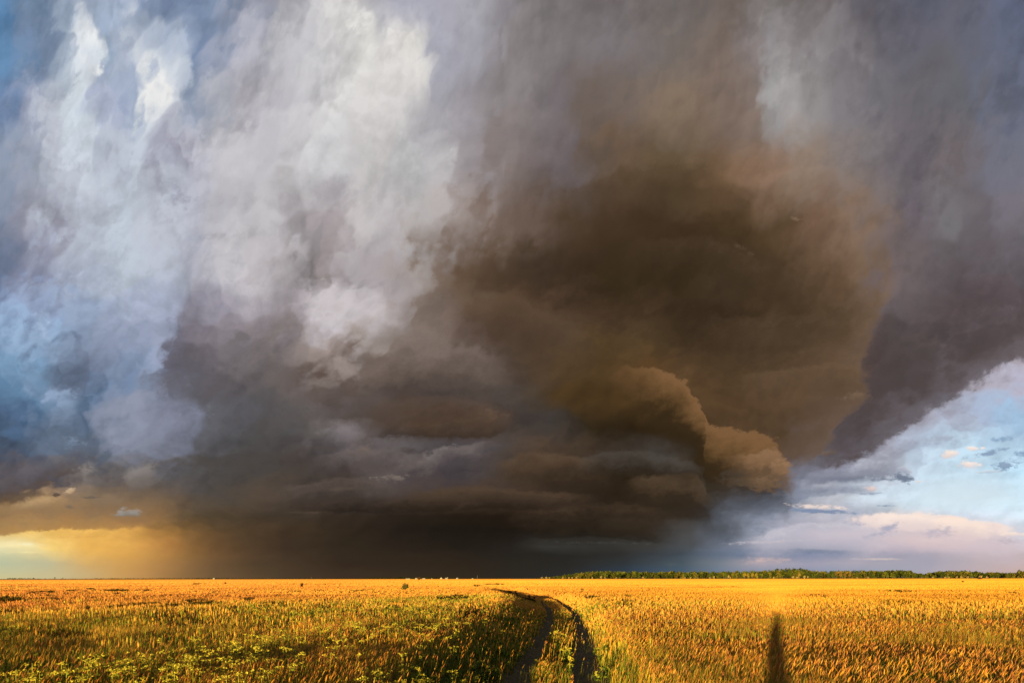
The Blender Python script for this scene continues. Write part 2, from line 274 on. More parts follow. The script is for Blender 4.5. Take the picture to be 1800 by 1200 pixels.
# Cloud edges: points along the edge, which side the cloud lies on (1 below, -1 above, 0 to the left of an upright edge),
# colours by depth into the cloud (photo pixels), depth at which it melts away, left/right fade, strength, softness
DECKS = [
 dict(pts=[(1340, 872), (1380, 852), (1430, 836), (1480, 824), (1520, 806), (1560, 786), (1600, 758), (1660, 722), (1700, 698), (1740, 668), (1800, 640), (1900, 600)], side=-1,
      cols=[(0, (112, 105, 112)), (18, (88, 79, 82)), (50, (78, 68, 68)), (120, (78, 69, 70))], melt=(70, 170), fx=(1400, 1480, 1840, 1900), op=0.85, soft=16, rag=16),
 dict(pts=[(1600, 400), (1585, 440), (1566, 500), (1548, 560), (1536, 620), (1526, 655), (1535, 694), (1508, 722), (1484, 756), (1448, 800), (1410, 838)], side=0,
      cols=[(0, (122, 100, 82)), (14, (110, 88, 70)), (50, (98, 77, 59)), (110, (86, 66, 48))], melt=(60, 150), fx=(400, 600, 790, 836), op=0.75, soft=20, rag=17),
 dict(pts=[(1010, 690), (1060, 660), (1110, 640), (1150, 645), (1186, 658), (1206, 670), (1222, 690), (1237, 712), (1241, 736), (1264, 746), (1284, 748), (1310, 753), (1335, 758), (1356, 764), (1368, 776), (1374, 792), (1386, 808), (1397, 826), (1402, 850)], side=1,
      cols=[(0, (130, 96, 64)), (16, (124, 91, 58)), (44, (98, 72, 44)), (72, (58, 43, 25)), (110, (42, 32, 18))], melt=(80, 150), fx=(1060, 1180, 1345, 1399), op=0.9, soft=7, rag=14),
 dict(pts=[(1240, 800), (1290, 792), (1330, 786), (1360, 782), (1374, 796), (1386, 810), (1398, 828), (1402, 850)], side=1,
      cols=[(0, (146, 112, 82)), (20, (136, 104, 76)), (40, (108, 84, 62)), (58, (104, 82, 62)), (66, (118, 92, 70))], melt=(56, 66), fx=(1260, 1345, 1362, 1399), op=0.85, soft=9, rag=14),
 dict(pts=[(1060, 850), (1110, 838), (1160, 830), (1200, 828), (1226, 838), (1244, 858), (1256, 868), (1266, 884), (1280, 906)], side=1,
      cols=[(0, (92, 74, 56)), (16, (80, 64, 48)), (40, (54, 43, 31)), (70, (44, 35, 25))], melt=(50, 95), fx=(1080, 1160, 1215, 1268), op=0.85, soft=7, rag=9),
 dict(pts=[(1020, 914), (1070, 905), (1110, 904), (1144, 912), (1164, 926), (1180, 944)], side=1,
      cols=[(0, (80, 65, 50)), (14, (68, 55, 42)), (34, (46, 38, 29))], melt=(24, 44), fx=(1030, 1090, 1120, 1172), op=0.8, soft=7, rag=8),
 dict(pts=[(760, 560), (800, 535), (840, 515), (900, 512), (960, 530), (1010, 556), (1060, 590)], side=1,
      cols=[(0, (104, 84, 66)), (20, (94, 74, 57)), (60, (80, 63, 49))], melt=(40, 110), fx=(770, 840, 960, 1060), op=0.55, soft=22, rag=18),
 dict(pts=[(560, 668), (640, 640), (720, 612), (800, 600), (860, 612), (910, 640)], side=1,
      cols=[(0, (134, 120, 112)), (22, (112, 98, 90)), (60, (80, 68, 62))], melt=(60, 110), fx=(600, 680, 840, 900), op=0.55, soft=18, rag=16),
 dict(pts=[(640, 776), (700, 772), (760, 770), (820, 772), (880, 766), (930, 754)], side=-1,
      cols=[(0, (54, 42, 33)), (14, (66, 52, 41)), (34, (86, 68, 55))], melt=(24, 60), fx=(640, 690, 860, 920), op=0.75, soft=7, rag=9),
 dict(pts=[(500, 746), (560, 742), (620, 740), (670, 744), (710, 752)], side=-1,
      cols=[(0, (74, 65, 62)), (24, (82, 72, 68)), (60, (104, 92, 88))], melt=(30, 76), fx=(540, 590, 660, 710), op=0.7, soft=10, rag=10),
 dict(pts=[(620, 832), (700, 812), (760, 794), (800, 780), (840, 772), (880, 768)], side=1,
      cols=[(0, (118, 108, 104)), (14, (104, 95, 93)), (34, (74, 66, 68))], melt=(22, 46), fx=(660, 720, 830, 880), op=0.75, soft=8, rag=9),
 dict(pts=[(900, 372), (980, 330), (1060, 296), (1150, 276), (1240, 280), (1320, 306)], side=1,
      cols=[(0, (100, 82, 64)), (24, (84, 66, 48)), (70, (68, 52, 36))], melt=(50, 120), fx=(920, 1020, 1220, 1320), op=0.5, soft=26, rag=20),
 dict(pts=[(1040, 452), (1120, 420), (1210, 412), (1300, 436), (1380, 470), (1460, 500)], side=1,
      cols=[(0, (88, 72, 57)), (18, (72, 57, 41)), (60, (58, 45, 31))], melt=(40, 90), fx=(1060, 1180, 1380, 1460), op=0.55, soft=18, rag=18),
 dict(pts=[(1180, 560), (1270, 548), (1360, 556), (1440, 540), (1520, 520)], side=1,
      cols=[(0, (96, 78, 60)), (20, (78, 62, 46)), (60, (66, 51, 36))], melt=(40, 90), fx=(1220, 1320, 1480, 1530), op=0.55, soft=18, rag=16),
 dict(pts=[(1240, 664), (1320, 650), (1400, 640), (1480, 636), (1530, 640)], side=1,
      cols=[(0, (112, 91, 70)), (18, (98, 78, 59)), (50, (82, 64, 47))], melt=(34, 76), fx=(1270, 1370, 1500, 1535), op=0.55, soft=12, rag=13),
 dict(pts=[(470, 852), (540, 846), (610, 838), (680, 846), (720, 858)], side=1,
      cols=[(0, (100, 87, 78)), (12, (88, 76, 69)), (34, (62, 54, 50))], melt=(26, 54), fx=(470, 540, 660, 720), op=0.6, soft=7, rag=9),
 dict(pts=[(690, 872), (760, 856), (840, 850), (920, 856), (1000, 862), (1060, 872)], side=1,
      cols=[(0, (90, 72, 56)), (14, (80, 63, 48)), (38, (46, 36, 28))], melt=(30, 60), fx=(700, 780, 980, 1060), op=0.65, soft=8, rag=10),
 dict(pts=[(840, 822), (900, 800), (960, 790), (1020, 796), (1090, 812)], side=1,
      cols=[(0, (98, 78, 60)), (18, (84, 66, 50)), (46, (56, 44, 33))], melt=(34, 66), fx=(850, 910, 1020, 1090), op=0.6, soft=9, rag=11),
 dict(pts=[(980, 806), (1050, 790), (1110, 786), (1170, 794), (1240, 812)], side=1,
      cols=[(0, (82, 76, 70)), (16, (70, 63, 56)), (40, (46, 38, 29))], melt=(30, 56), fx=(990, 1060, 1190, 1240), op=0.7, soft=9, rag=10),
 dict(pts=[(860, 902), (940, 892), (1020, 884), (1090, 882), (1150, 890), (1200, 900)], side=1,
      cols=[(0, (72, 57, 44)), (14, (60, 47, 36)), (34, (34, 27, 20))], melt=(26, 50), fx=(880, 960, 1130, 1196), op=0.65, soft=8, rag=9),
 dict(pts=[(480, 905), (560, 900), (640, 902), (760, 900), (900, 896), (1020, 900)], side=-1,
      cols=[(0, (34, 27, 21)), (10, (44, 35, 28)), (26, (64, 52, 42))], melt=(16, 40), fx=(500, 600, 930, 1010), op=0.65, soft=5, rag=7),
 dict(pts=[(880, 952), (960, 946), (1040, 944), (1120, 950), (1190, 962)], side=-1,
      cols=[(0, (28, 23, 17)), (12, (38, 31, 23)), (30, (50, 41, 31))], melt=(20, 46), fx=(900, 960, 1130, 1190), op=0.6, soft=5, rag=7),
 dict(pts=[(600, 716), (680, 700), (760, 692), (840, 700), (900, 716)], side=1,
      cols=[(0, (96, 80, 70)), (20, (88, 71, 60)), (50, (70, 55, 44))], melt=(36, 70), fx=(610, 690, 830, 900), op=0.5, soft=10, rag=11),
 dict(pts=[(520, 806), (590, 790), (650, 782), (720, 790), (780, 800)], side=1,
      cols=[(0, (112, 102, 99)), (16, (96, 87, 84)), (40, (72, 64, 62))], melt=(28, 56), fx=(530, 600, 720, 780), op=0.55, soft=9, rag=11),
 dict(pts=[(1400, 858), (1480, 848), (1560, 842), (1620, 846)], side=-1,
      cols=[(0, (108, 114, 132)), (12, (122, 124, 140)), (30, (140, 142, 158))], melt=(14, 36), fx=(1400, 1450, 1540, 1620), op=0.7, soft=7, rag=9),
 dict(pts=[(1380, 890), (1440, 876), (1500, 870), (1570, 874)], side=-1,
      cols=[(0, (126, 134, 154)), (10, (140, 146, 164)), (24, (156, 160, 176))], melt=(12, 28), fx=(1380, 1410, 1480, 1560), op=0.65, soft=6, rag=8),
 dict(pts=[(0, 872), (50, 864), (90, 852), (120, 838), (150, 826), (190, 822)], side=-1,
      cols=[(0, (84, 70, 62)), (16, (82, 75, 78)), (50, (96, 96, 106))], melt=(20, 60), fx=(-60, -20, 110, 190), op=0.75, soft=6, rag=9),
 dict(pts=[(-40, 946), (20, 938), (70, 932), (120, 930), (170, 932), (230, 928), (290, 920), (340, 914)], side=-1,
      cols=[(0, (168, 124, 74)), (10, (158, 118, 76)), (36, (140, 112, 82)), (70, (120, 102, 84))], melt=(34, 80), fx=(-80, -40, 230, 330), op=0.8, soft=6, rag=8),
 dict(pts=[(1480, 934), (1530, 914), (1570, 902), (1620, 898), (1680, 906), (1740, 914), (1800, 930), (1860, 940)], side=1,
      cols=[(0, (250, 230, 218)), (12, (244, 222, 212)), (30, (214, 198, 202)), (60, (204, 188, 196))], melt=(44, 80), fx=(1470, 1560, 1760, 1800), op=0.9, soft=5, rag=8),
 dict(pts=[(1310, 944), (1370, 926), (1430, 916), (1490, 918), (1560, 930)], side=1,
      cols=[(0, (214, 208, 214)), (14, (194, 190, 202)), (40, (180, 176, 190))], melt=(34, 64), fx=(1300, 1360, 1500, 1580), op=0.7, soft=7, rag=9),
]

def build_sky_group():
    n = Net("storm_sky_map", group=True)
    geo = n.node("ShaderNodeNewGeometry")
    sep = n.node("ShaderNodeSeparateXYZ")
    n.put(sep.inputs[0], geo.outputs['Position'])
    X, Y, Z = sep.outputs
    Yc = n.m('MAXIMUM', Y, 1500.0)
    u = n.div(X, Yc)                       # bearing, as a tangent
    v = n.div(n.sub(Z, EYE), Yc)           # height, as a tangent
    # cloud space: long and flat towards the horizon, drawn out upwards overhead
    VO, VK = 0.55, 1.05
    vs = n.m('MAXIMUM', n.add(v, VO), 0.05)
    lv = n.mul(n.m('LOGARITHM', vs, math.e), VK)
    us = n.mad(n.m('MAXIMUM', n.sub(v, 0.12), 0.0), -0.26, u)      # the cloud leans as it climbs
    q = n.vec(us, lv, 0.37)
    wa = n.noise(q, 3.0, 3.0, 0.5, color=True)
    wb_ = n.noise(q, 9.0, 3.0, 0.5, color=True)
    def off(w, k):
        s = n.node("ShaderNodeSeparateColor"); n.put(s.inputs[0], w)
        return n.mul(n.sub(s.outputs[0], 0.5), k), n.mul(n.sub(s.outputs[1], 0.5), k)
    ax, ay = off(wa, 0.08); bx, by = off(wb_, 0.060)
    # cauliflower heads: warped cells that each take the colour of their middle
    qx, qy = n.mad(bx, 0.9, n.mad(ax, 1.0, us)), n.mad(by, 0.9, n.mad(ay, 1.0, lv))
    def cells(scale, k):
        vo = n.node("ShaderNodeTexVoronoi", feature='SMOOTH_F1', voronoi_dimensions='2D')
        n.put(vo.inputs['Vector'], n.vec(qx, qy)); vo.inputs['Scale'].default_value = scale
        vo.inputs['Smoothness'].default_value = 0.5
        vo.inputs['Randomness'].default_value = 1.0
        s = n.node("ShaderNodeSeparateXYZ"); n.put(s.inputs[0], vo.outputs['Position'])
        return n.mul(n.sub(s.outputs[0], qx), k), n.mul(n.sub(s.outputs[1], qy), k)
    c1x, c1y = cells(8.0, 0.22); c2x, c2y = cells(20.0, 0.42); c3x, c3y = cells(48.0, 0.5)
    wc = n.noise(q, 45.0, 5.0, 0.62, color=True)
    cx, cy = off(wc, 0.018)
    # the rain-filled heart of the storm is smooth, its flanks are lumpy
    t0 = n.smooth(u, -1.15, 1.15, 0.0, 1.0, 'LINEAR')
    soft_mask = n.ramp(t0, [(((x - 900) / F + 1.15) / 2.3, (a, a, a, a)) for x, a in
                      ((0, 1.0), (420, 1.0), (640, .75), (800, .55), (1000, .4), (1250, .4), (1420, .6), (1600, .8), (1800, .9))], out=1)
    du = n.add(n.add(n.mul(ax, 0.6), n.add(bx, cx)), n.mul(soft_mask, n.add(n.add(c1x, c2x), c3x)))
    dl = n.add(n.add(n.mul(ay, 0.6), n.add(by, cy)), n.mul(soft_mask, n.add(n.add(c1y, c2y), c3y)))
    # billows: crisp on the side that faces us, melting away behind
    rim = None
    bill = n.ramp(t0, [(((x - 900) / F + 1.15) / 2.3, (a, a, a, a)) for x, a in
                      ((0, .38), (420, .40), (640, .40), (800, .34), (1000, .24), (1300, .24), (1500, .34), (1800, .36))], out=1)
    bill = n.mul(bill, n.smooth(v, 0.03, 0.30, 0.30, 1.0))
    for (bs, thr, sx, sy, w0, w1, seed) in ((3.2, 0.50, 0.075, -0.055, 0.050, 0.24, 2.1), (6.5, 0.52, -0.040, -0.045, 0.045, 0.20, 5.3), (7.0, 0.47, 0.045, -0.030, 0.040, 0.19, 8.9), (15.0, 0.50, 0.018, -0.022, 0.05, 0.22, 11.7)):
        bn = n.sub(n.noise(n.vec(us, lv, seed), bs, 8.0, 0.52, 0.15), thr)
        e = n.mul(n.smooth(bn, 0.0, w0), n.smooth(bn, w0, w1, 1.0, 0.0))
        e = n.mul(e, bill)
        du = n.mad(e, sx, du); dl = n.mad(e, sy, dl)
        rim = e if rim is None else n.add(rim, e)
    dv = n.mul(n.mul(dl, n.div(vs, VK)), n.smooth(v, 0.0, 0.35, 0.30, 1.0))
    du = n.mul(du, n.smooth(v, 0.03, 0.18, 0.10, 1.0))
    uw = n.add(u, du)
    vw = n.add(v, dv)
    # light from the upper left over each head: + on the lit side
    lum = n.add(n.mul(n.sub(c1x, c1y), 4.0), n.add(n.mul(n.sub(c2x, c2y), 8.0), n.mul(n.sub(c3x, c3y), 14.0)))
    tt = n.smooth(uw, -1.15, 1.15, 0.0, 1.0, 'LINEAR')
    # rows
    rows = sorted(SKY)
    col = None
    prev = None
    for y in rows:
        st = []
        for part in SKY[y].split(";"):
            x, r, g, b = (float(k) for k in part.split())
            st.append((((x - 900.0) / F + 1.15) / 2.3, rgb(r, g, b)))
        c = n.ramp(tt, st, 'EASE' if y < 500 else 'LINEAR')
        vy = (HORIZON - y) / F
        if col is None:
            col = c
        else:
            w = n.smooth(vw, prev, vy, 0.0, 1.0, 'SMOOTHSTEP' if y < 850 else 'LINEAR')
            col = n.mix(w, col, c)
        prev = vy
    # relief of the cloud masses, light from the upper left
    ls = (-0.020, 0.020)
    qr = n.vec(n.mad(v, -0.15, u), lv, 1.7)
    f1 = n.noise(qr, 6.0, 11.0, 0.57, 0.25)
    q2 = n.vec(n.add(n.mad(v, -0.15, u), -0.012), n.add(lv, 0.016), 1.7)
    f2 = n.noise(q2, 6.0, 11.0, 0.57, 0.25)
    relief = n.sub(f1, f2)
    amp = n.ramp(tt, [(((x - 900) / F + 1.15) / 2.3, (a, a, a, a)) for x, a in
                      ((0, .40), (350, .46), (600, .42), (800, .34), (1000, .34), (1350, .34), (1500, .35), (1800, .35))], out=1)
    vamp = n.smooth(v, 0.015, 0.14, 0.12, 1.0)
    amp = n.mul(amp, vamp)
    k = n.mul(n.add(n.mul(lum, 0.5), n.mad(relief, 3.0, n.mul(n.sub(f1, 0.5), 1.5))), amp)
    k = n.add(k, n.mul(n.mul(n.sub(rim, 0.25), 0.20), vamp))
    k = n.m('EXPONENT', n.m('MINIMUM', k, n.mad(k, 0.35, 0.06)))
    kc = n.node("ShaderNodeCombineColor")
    for i in range(3): n.put(kc.inputs[i], k)
    col = n.mix(1.0, col, kc.outputs[0], 'MULTIPLY')
    # softly displaced bearings for the separate clouds
    pu, pv = n.add(u, n.add(n.mul(bx, 0.6), n.add(n.mul(n.add(c2x, c3x), 0.3), n.mul(cx, 1.3)))), n.mad(n.add(n.mul(by, 0.7), n.add(n.mul(n.add(c2y, c3y), 0.35), n.mul(cy, 1.3))), n.add(v, 0.06), v)
    edge = n.mul(n.sub(n.noise(n.vec(us, lv, 4.2), 22.0, 9.0, 0.68), 0.5), 1.9)
    fine = n.mul(n.sub(n.noise(n.vec(u, n.mul(lv, 1.3), 6.6), 62.0, 7.0, 0.66), 0.5), 1.9)
    go = n.node("NodeGroupOutput")
    for name, kind, val in (("Colour", "NodeSocketColor", col), ("U", "NodeSocketFloat", pu), ("V", "NodeSocketFloat", pv), ("Edge", "NodeSocketFloat", edge), ("Fine", "NodeSocketFloat", fine)):
        n.t.interface.new_socket(name=name, in_out='OUTPUT', socket_type=kind)
        n.t.links.new(val, go.inputs[name])
    return n.t

def build_sky_material(puffs, decks, group):
    n = Net("storm_sky")
    g = n.node("ShaderNodeGroup")
    g.node_tree = group
    col, pu, pv, edge, fine = g.outputs
    def draw_puff(col, q):
        x, y, rx, ry, rot, top, bot, soft, op, rag = q
        small = rx * ry < 900
        ed = fine if small else edge
        if small: rag, soft = rag * 1.9, soft * 1.5
        # tilt, in photo pixels
        c_, s_ = math.cos(R(rot)), math.sin(R(rot))
        dx = n.sub(pu, (x - 900.0) / F); dy = n.sub(pv, (HORIZON - y) / F)
        a = n.mad(dx, c_ * F / rx, n.mul(dy, s_ * F / rx))
        b = n.mad(dx, -s_ * F / ry, n.mul(dy, c_ * F / ry))
        d2 = n.m('SQRT', n.mad(a, a, n.mul(b, b)))
        d = n.add(n.sub(1.0, d2), n.mul(ed, rag))
        al = n.smooth(d, 0.0, soft, 0.0, op)
        sh = n.smooth(n.mad(ed, 0.9, b), -0.8, 0.8)
        return n.mix(al, col, n.mix(sh, rgb(*bot), rgb(*top)))
    def draw_deck(col, k):
        pts = k['pts']
        px = n.mad(pu, F, 900.0)
        py = n.mad(pv, -F, HORIZON)
        ind = 1 if k['side'] == 0 else 0
        along, across = (py, px) if ind else (px, py)
        a0, a1 = pts[0][ind], pts[-1][ind]
        o0, o1 = min(q[1 - ind] for q in pts) - 1.0, max(q[1 - ind] for q in pts) + 1.0
        fc = n.node("ShaderNodeFloatCurve")
        cv = fc.mapping.curves[0]
        cp = [((q[ind] - a0) / (a1 - a0), (q[1 - ind] - o0) / (o1 - o0)) for q in pts]
        cv.points[0].location = cp[0]; cv.points[1].location = cp[-1]
        for q in cp[1:-1]: cv.points.new(*q)
        for q in cv.points: q.handle_type = 'AUTO_CLAMPED'
        fc.mapping.update()
        n.put(fc.inputs['Value'], n.smooth(along, a0, a1, 0.0, 1.0, 'LINEAR'))
        line = n.smooth(fc.outputs[0], 0.0, 1.0, o0, o1, 'LINEAR')
        depth = n.sub(across, line) if k['side'] == 1 else n.sub(line, across)
        depth = n.add(depth, n.mad(edge, k['rag'] * 1.5, n.mul(fine, k['rag'] * 0.7)))
        top = k['cols'][-1][0] * 1.0
        c = n.ramp(n.smooth(n.mad(edge, 26.0, depth), 0.0, top, 0.0, 1.0, 'LINEAR'), [(d / top, rgb(*v)) for d, v in k['cols']])
        al = n.smooth(depth, 0.0, k['soft'], 0.0, k['op'])
        al = n.mul(al, n.smooth(depth, k['melt'][0], k['melt'][1], 1.0, 0.0))
        f0, f1, f2, f3 = k['fx']
        al = n.mul(al, n.mul(n.smooth(along, f0, f1), n.smooth(along, f2, f3, 1.0, 0.0)))
        return n.mix(al, col, c)
    late = [q for q in puffs if q[0] > 1420 or q[2] * q[3] < 700]
    for q in puffs:
        if q not in late: col = draw_puff(col, q)
    for k in decks: col = draw_deck(col, k)
    for q in late: col = draw_puff(col, q)
    em = n.node("ShaderNodeEmission")
    n.put(em.inputs[0], col)
    em.inputs[1].default_value = GAIN
    out = n.node("ShaderNodeOutputMaterial")
    n.t.links.new(em.outputs[0], out.inputs[0])
    n.mat.cycles.emission_sampling = 'NONE'
    return n.mat

# dome segment ahead of and above the viewer; open behind, where the low sun shines in
def mesh_object(name, verts, faces, mat, parent=None, smooth=False):
    me = bpy.data.meshes.new(name)
    me.from_pydata([tuple(p) for p in verts], [], faces)
    me.update()
    if mat: me.materials.append(mat)
    if smooth: me.polygons.foreach_set("use_smooth", [True] * len(me.polygons))
    o = bpy.data.objects.new(name, me)
    COL.objects.link(o)
    if parent: o.parent = parent
    return o

def build_sky():
    RAD = 40000.0
    az_cuts = [-112, -40, -33, -24, -14, -4, 6, 13, 19, 25, 31, 38, 112]
    el_cuts = [-1, 3.5, 7, 12, 20, 90]
    azs, els = [], []
    for a, b in zip(az_cuts, az_cuts[1:]):
        k = max(2, round((b - a) / 3.0)); azs += [a + (b - a) * i / k for i in range(k)]
    azs.append(112)
    for a, b in zip(el_cuts, el_cuts[1:]):
        k = max(2, round((b - a) / 2.5)); els += [a + (b - a) * i / k for i in range(k)]
    els.append(90)
    vs, fs, slot = [], [], []
    na, ne = len(azs) - 1, len(els) - 1
    for e in els:
        for a in azs:
            vs.append((RAD * math.sin(R(a)) * math.cos(R(e)), RAD * math.cos(R(a)) * math.cos(R(e)), RAD * math.sin(R(e))))
    mats = {}
    order = []
    for j in range(ne):
        for i in range(na):
            p = j * (na + 1) + i
            fs.append((p, p + na + 1, p + na + 2, p + 1))
            am, em = 0.5 * (azs[i] + azs[i + 1]), 0.5 * (els[j] + els[j + 1])
            ci = max(k for k, c in enumerate(az_cuts[:-1]) if am > c)
            cj = max(k for k, c in enumerate(el_cuts[:-1]) if em > c)
            key = (ci, cj)
            if key not in mats:
                a0, a1 = max(-80, az_cuts[ci]), min(80, az_cuts[ci + 1])
                e0, e1 = el_cuts[cj], min(85, el_cuts[cj + 1])
                x0, x1 = 900 + F * math.tan(R(a0)), 900 + F * math.tan(R(a1))
                cs = [math.cos(R(a0)), math.cos(R(a1)), 1.0 if a0 < 0 < a1 else math.cos(R(a0))]
                v0 = math.tan(R(e0)) / (max(cs) if e0 > 0 else min(cs)); v1 = math.tan(R(e1)) / min(cs)
                y1, y0 = HORIZON - F * v0, HORIZON - F * v1
                sel = []
                for q in PUFFS:
                    t = R(q[4])
                    k = 1.0 + 0.5 * q[9]
                    wx = k * math.hypot(q[2] * math.cos(t), q[3] * math.sin(t)) + 30
                    wy = k * math.hypot(q[2] * math.sin(t), q[3] * math.cos(t)) + 12 + 25 * max(0.0, (HORIZON - q[1]) / F)
                    if q[0] + wx > x0 and q[0] - wx < x1 and q[1] + wy > y0 and q[1] - wy < y1:
                        sel.append(q)
                dk = []
                for i_, q in enumerate(DECKS):
                    m = q['melt'][1] + 40
                    xs = [t[0] for t in q['pts']]; ys = [t[1] for t in q['pts']]
                    if q['side'] == 0: xa, xb, ya, yb = min(xs) - m, max(xs) + 40, q['fx'][0] - 20, q['fx'][3] + 20
                    else: xa, xb, ya, yb = q['fx'][0] - 30, q['fx'][3] + 30, min(ys) - (m if q['side'] < 0 else 40), max(ys) + (m if q['side'] > 0 else 40)
                    if xb > x0 and xa < x1 and yb > y0 and ya < y1: dk.append(i_)
                mats[key] = (len(order), sel)
                order.append((tuple(sel), tuple(dk)))
            slot.append(mats[key][0])
    same = {}
    group = build_sky_group()
    o = mesh_object("sky", vs, fs, None, smooth=True)
    index = []
    for sel in order:
        t = sel
        if t not in same:
            same[t] = len(o.data.materials)
            o.data.materials.append(build_sky_material(sel[0], [DECKS[i] for i in sel[1]], group))
        index.append(same[t])
    o.data.polygons.foreach_set("material_index", [index[k] for k in slot])
    print("sky patches", len(order), "materials", len(same), "most", max(len(k[0]) for k in order), max(len(k[1]) for k in order))
    o["kind"] = "structure"
    o["label"] = "storm sky with grey and white cloud on the left and pale blue low on the right"
    def patch(az, el):
        ci = max([k for k, c in enumerate(az_cuts[:-1]) if az > c] or [0])
        cj = max([k for k, c in enumerate(el_cuts[:-1]) if el > c] or [0])
        return o.data.materials[index[mats[(ci, cj)][0]]]
    return patch
sky_patch = build_sky()

def cloud_body(name, outline, near, thick, step, seed, label, cat):
    """a lumpy closed body of cloud hanging far out over the plain, in front of the open sky"""
    from mathutils import noise, Vector
    def inside(x, y):
        c, j = False, len(outline) - 1
        for i in range(len(outline)):
            xi, yi = outline[i]; xj, yj = outline[j]
            if (yi > y) != (yj > y) and x < (xj - xi) * (y - yi) / (yj - yi) + xi: c = not c
            j = i
        return c
    xs = [q[0] for q in outline]; ys = [q[1] for q in outline]
    az0, az1 = math.degrees(math.atan((min(xs) - 900) / F)) - 1, math.degrees(math.atan((max(xs) - 900) / F)) + 1
    el0, el1 = 0.5, math.degrees(math.atan((HORIZON - min(ys)) / F)) + 1
    cells = set()
    na, ne = int((az1 - az0) / step), int((el1 - el0) / step)
    for i in range(na):
        for j in range(ne):
            a, e = R(az0 + (i + 0.5) * step), R(el0 + (j + 0.5) * step)
            wob = noise.noise(Vector((i * step * 0.5, j * step * 0.5, seed))) * 14
            if inside(900 + F * math.tan(a) + wob, HORIZON - F * math.tan(e) / math.cos(a) + wob * 0.6): cells.add((i, j))
    dist = {c: 0 for c in cells}
    rim = [c for c in cells if any((c[0] + p, c[1] + q) not in cells for p in (-1, 0, 1) for q in (-1, 0, 1))]
    seen = {c: 1 for c in rim}; front = rim; k = 1
    while front:
        k += 1; nxt = []
        for c in front:
            for p, q in ((1, 0), (-1, 0), (0, 1), (0, -1)):
                t = (c[0] + p, c[1] + q)
                if t in cells and t not in seen: seen[t] = k; nxt.append(t)
        front = nxt
    top = max(seen.values())
    verts, vid, faces, mats_ = [], {}, [], []
    def v(i, j, back):
        key = (i, j, back)
        if key not in vid:
            around = [seen.get((i - p, j - q), 0) for p in (0, 1) for q in (0, 1)]
            depth = math.sqrt(min(around) / top)
            lump = noise.fractal(Vector((i * step * 0.12, j * step * 0.12, seed)), 1.0, 2.0, 4)
            r = near + thick * (0.5 - 0.5 * depth * (1 + 0.35 * lump)) if not back else near + thick * (0.56 + 0.5 * depth)
            a, e = R(az0 + i * step), R(el0 + j * step)
            vid[key] = len(verts)
            verts.append((r * math.sin(a) * math.cos(e), r * math.cos(a) * math.cos(e), r * math.sin(e) + EYE))
        return vid[key]
    used = []
    def mat_index(i, j):
        m = sky_patch(az0 + (i + 0.5) * step, el0 + (j + 0.5) * step)
        if m not in used: used.append(m)
        return used.index(m)
    for i, j in sorted(cells):
        k = mat_index(i, j)
        faces.append((v(i, j, 0), v(i + 1, j, 0), v(i + 1, j + 1, 0), v(i, j + 1, 0))); mats_.append(k)
        faces.append((v(i, j + 1, 1), v(i + 1, j + 1, 1), v(i + 1, j, 1), v(i, j, 1))); mats_.append(k)
        for (p, q), (c0, c1) in {(1, 0): ((1, 1), (1, 0)), (-1, 0): ((0, 0), (0, 1)), (0, 1): ((0, 1), (1, 1)), (0, -1): ((1, 0), (0, 0))}.items():
            if (i + p, j + q) not in cells:
                faces.append((v(i + c0[0], j + c0[1], 0), v(i + c1[0], j + c1[1], 0), v(i + c1[0], j + c1[1], 1), v(i + c0[0], j + c0[1], 1))); mats_.append(k)
    o = mesh_object(name, verts, faces, None, smooth=True)
    for m in used: o.data.materials.append(m)  # cloud wears the sky's emission, its light and shade painted in
    o.data.polygons.foreach_set("material_index", mats_)
    o["label"] = label; o["category"] = cat
    return o

cloud_body("storm_cloud", [(520, 905), (560, 765), (620, 690), (700, 620), (760, 560), (785, 480), (845, 400), (935, 330), (1040, 240), (1130, 190), (1250, 178), (1345, 200), (1440, 262), (1540, 335), (1585, 420), (1568, 500), (1546, 560),
    (1530, 640), (1537, 695), (1500, 742), (1440, 806), (1402, 840), (1386, 868), (1330, 868), (1292, 880), (1280, 906), (1205, 940), (1160, 955), (1000, 952), (760, 932), (600, 918)], 9000.0, 5000.0, 0.5, 3.0,
    "huge dark brown storm cloud with a lit ragged shelf bulging over the field", "storm cloud")
cloud_body("cloud_bank", [(1325, 945), (1390, 925), (1450, 916), (1530, 914), (1570, 902), (1620, 898), (1680, 906), (1740, 914), (1800, 930), (1900, 938), (1960, 958), (1800, 962), (1640, 966), (1480, 962), (1380, 958)], 16000.0, 4000.0, 0.4, 7.0,
    "long low bank of cream and pink cloud lying over the forest on the right", "cloud")

# ------------------------------------------------------------------ numbers
rng = np.random.default_rng(11)

def _hash(ix, iy, seed):
    h = (ix.astype(np.int64) * 374761393 + iy.astype(np.int64) * 668265263 + seed * 1442695041) & 0x7fffffff
    h = ((h ^ (h >> 13)) * 1274126177) & 0x7fffffff
    return ((h ^ (h >> 16)) & 0xffff) / 65535.0

def vnoise(x, y, seed=0):
    ix, iy = np.floor(x), np.floor(y)
    fx, fy = x - ix, y - iy
    fx = fx * fx * (3 - 2 * fx); fy = fy * fy * (3 - 2 * fy)
    a = _hash(ix, iy, seed); b = _hash(ix + 1, iy, seed)
    c = _hash(ix, iy + 1, seed); d = _hash(ix + 1, iy + 1, seed)
    return (a * (1 - fx) + b * fx) * (1 - fy) + (c * (1 - fx) + d * fx) * fy

def fbm(x, y, seed=0, octs=4):
    s, a, t = 0.0, 1.0, 0.0
    for k in range(octs):
        s = s + a * vnoise(x * 2 ** k + 17.3 * k, y * 2 ** k - 9.1 * k, seed + k)
        t += a; a *= 0.55
    return s / t

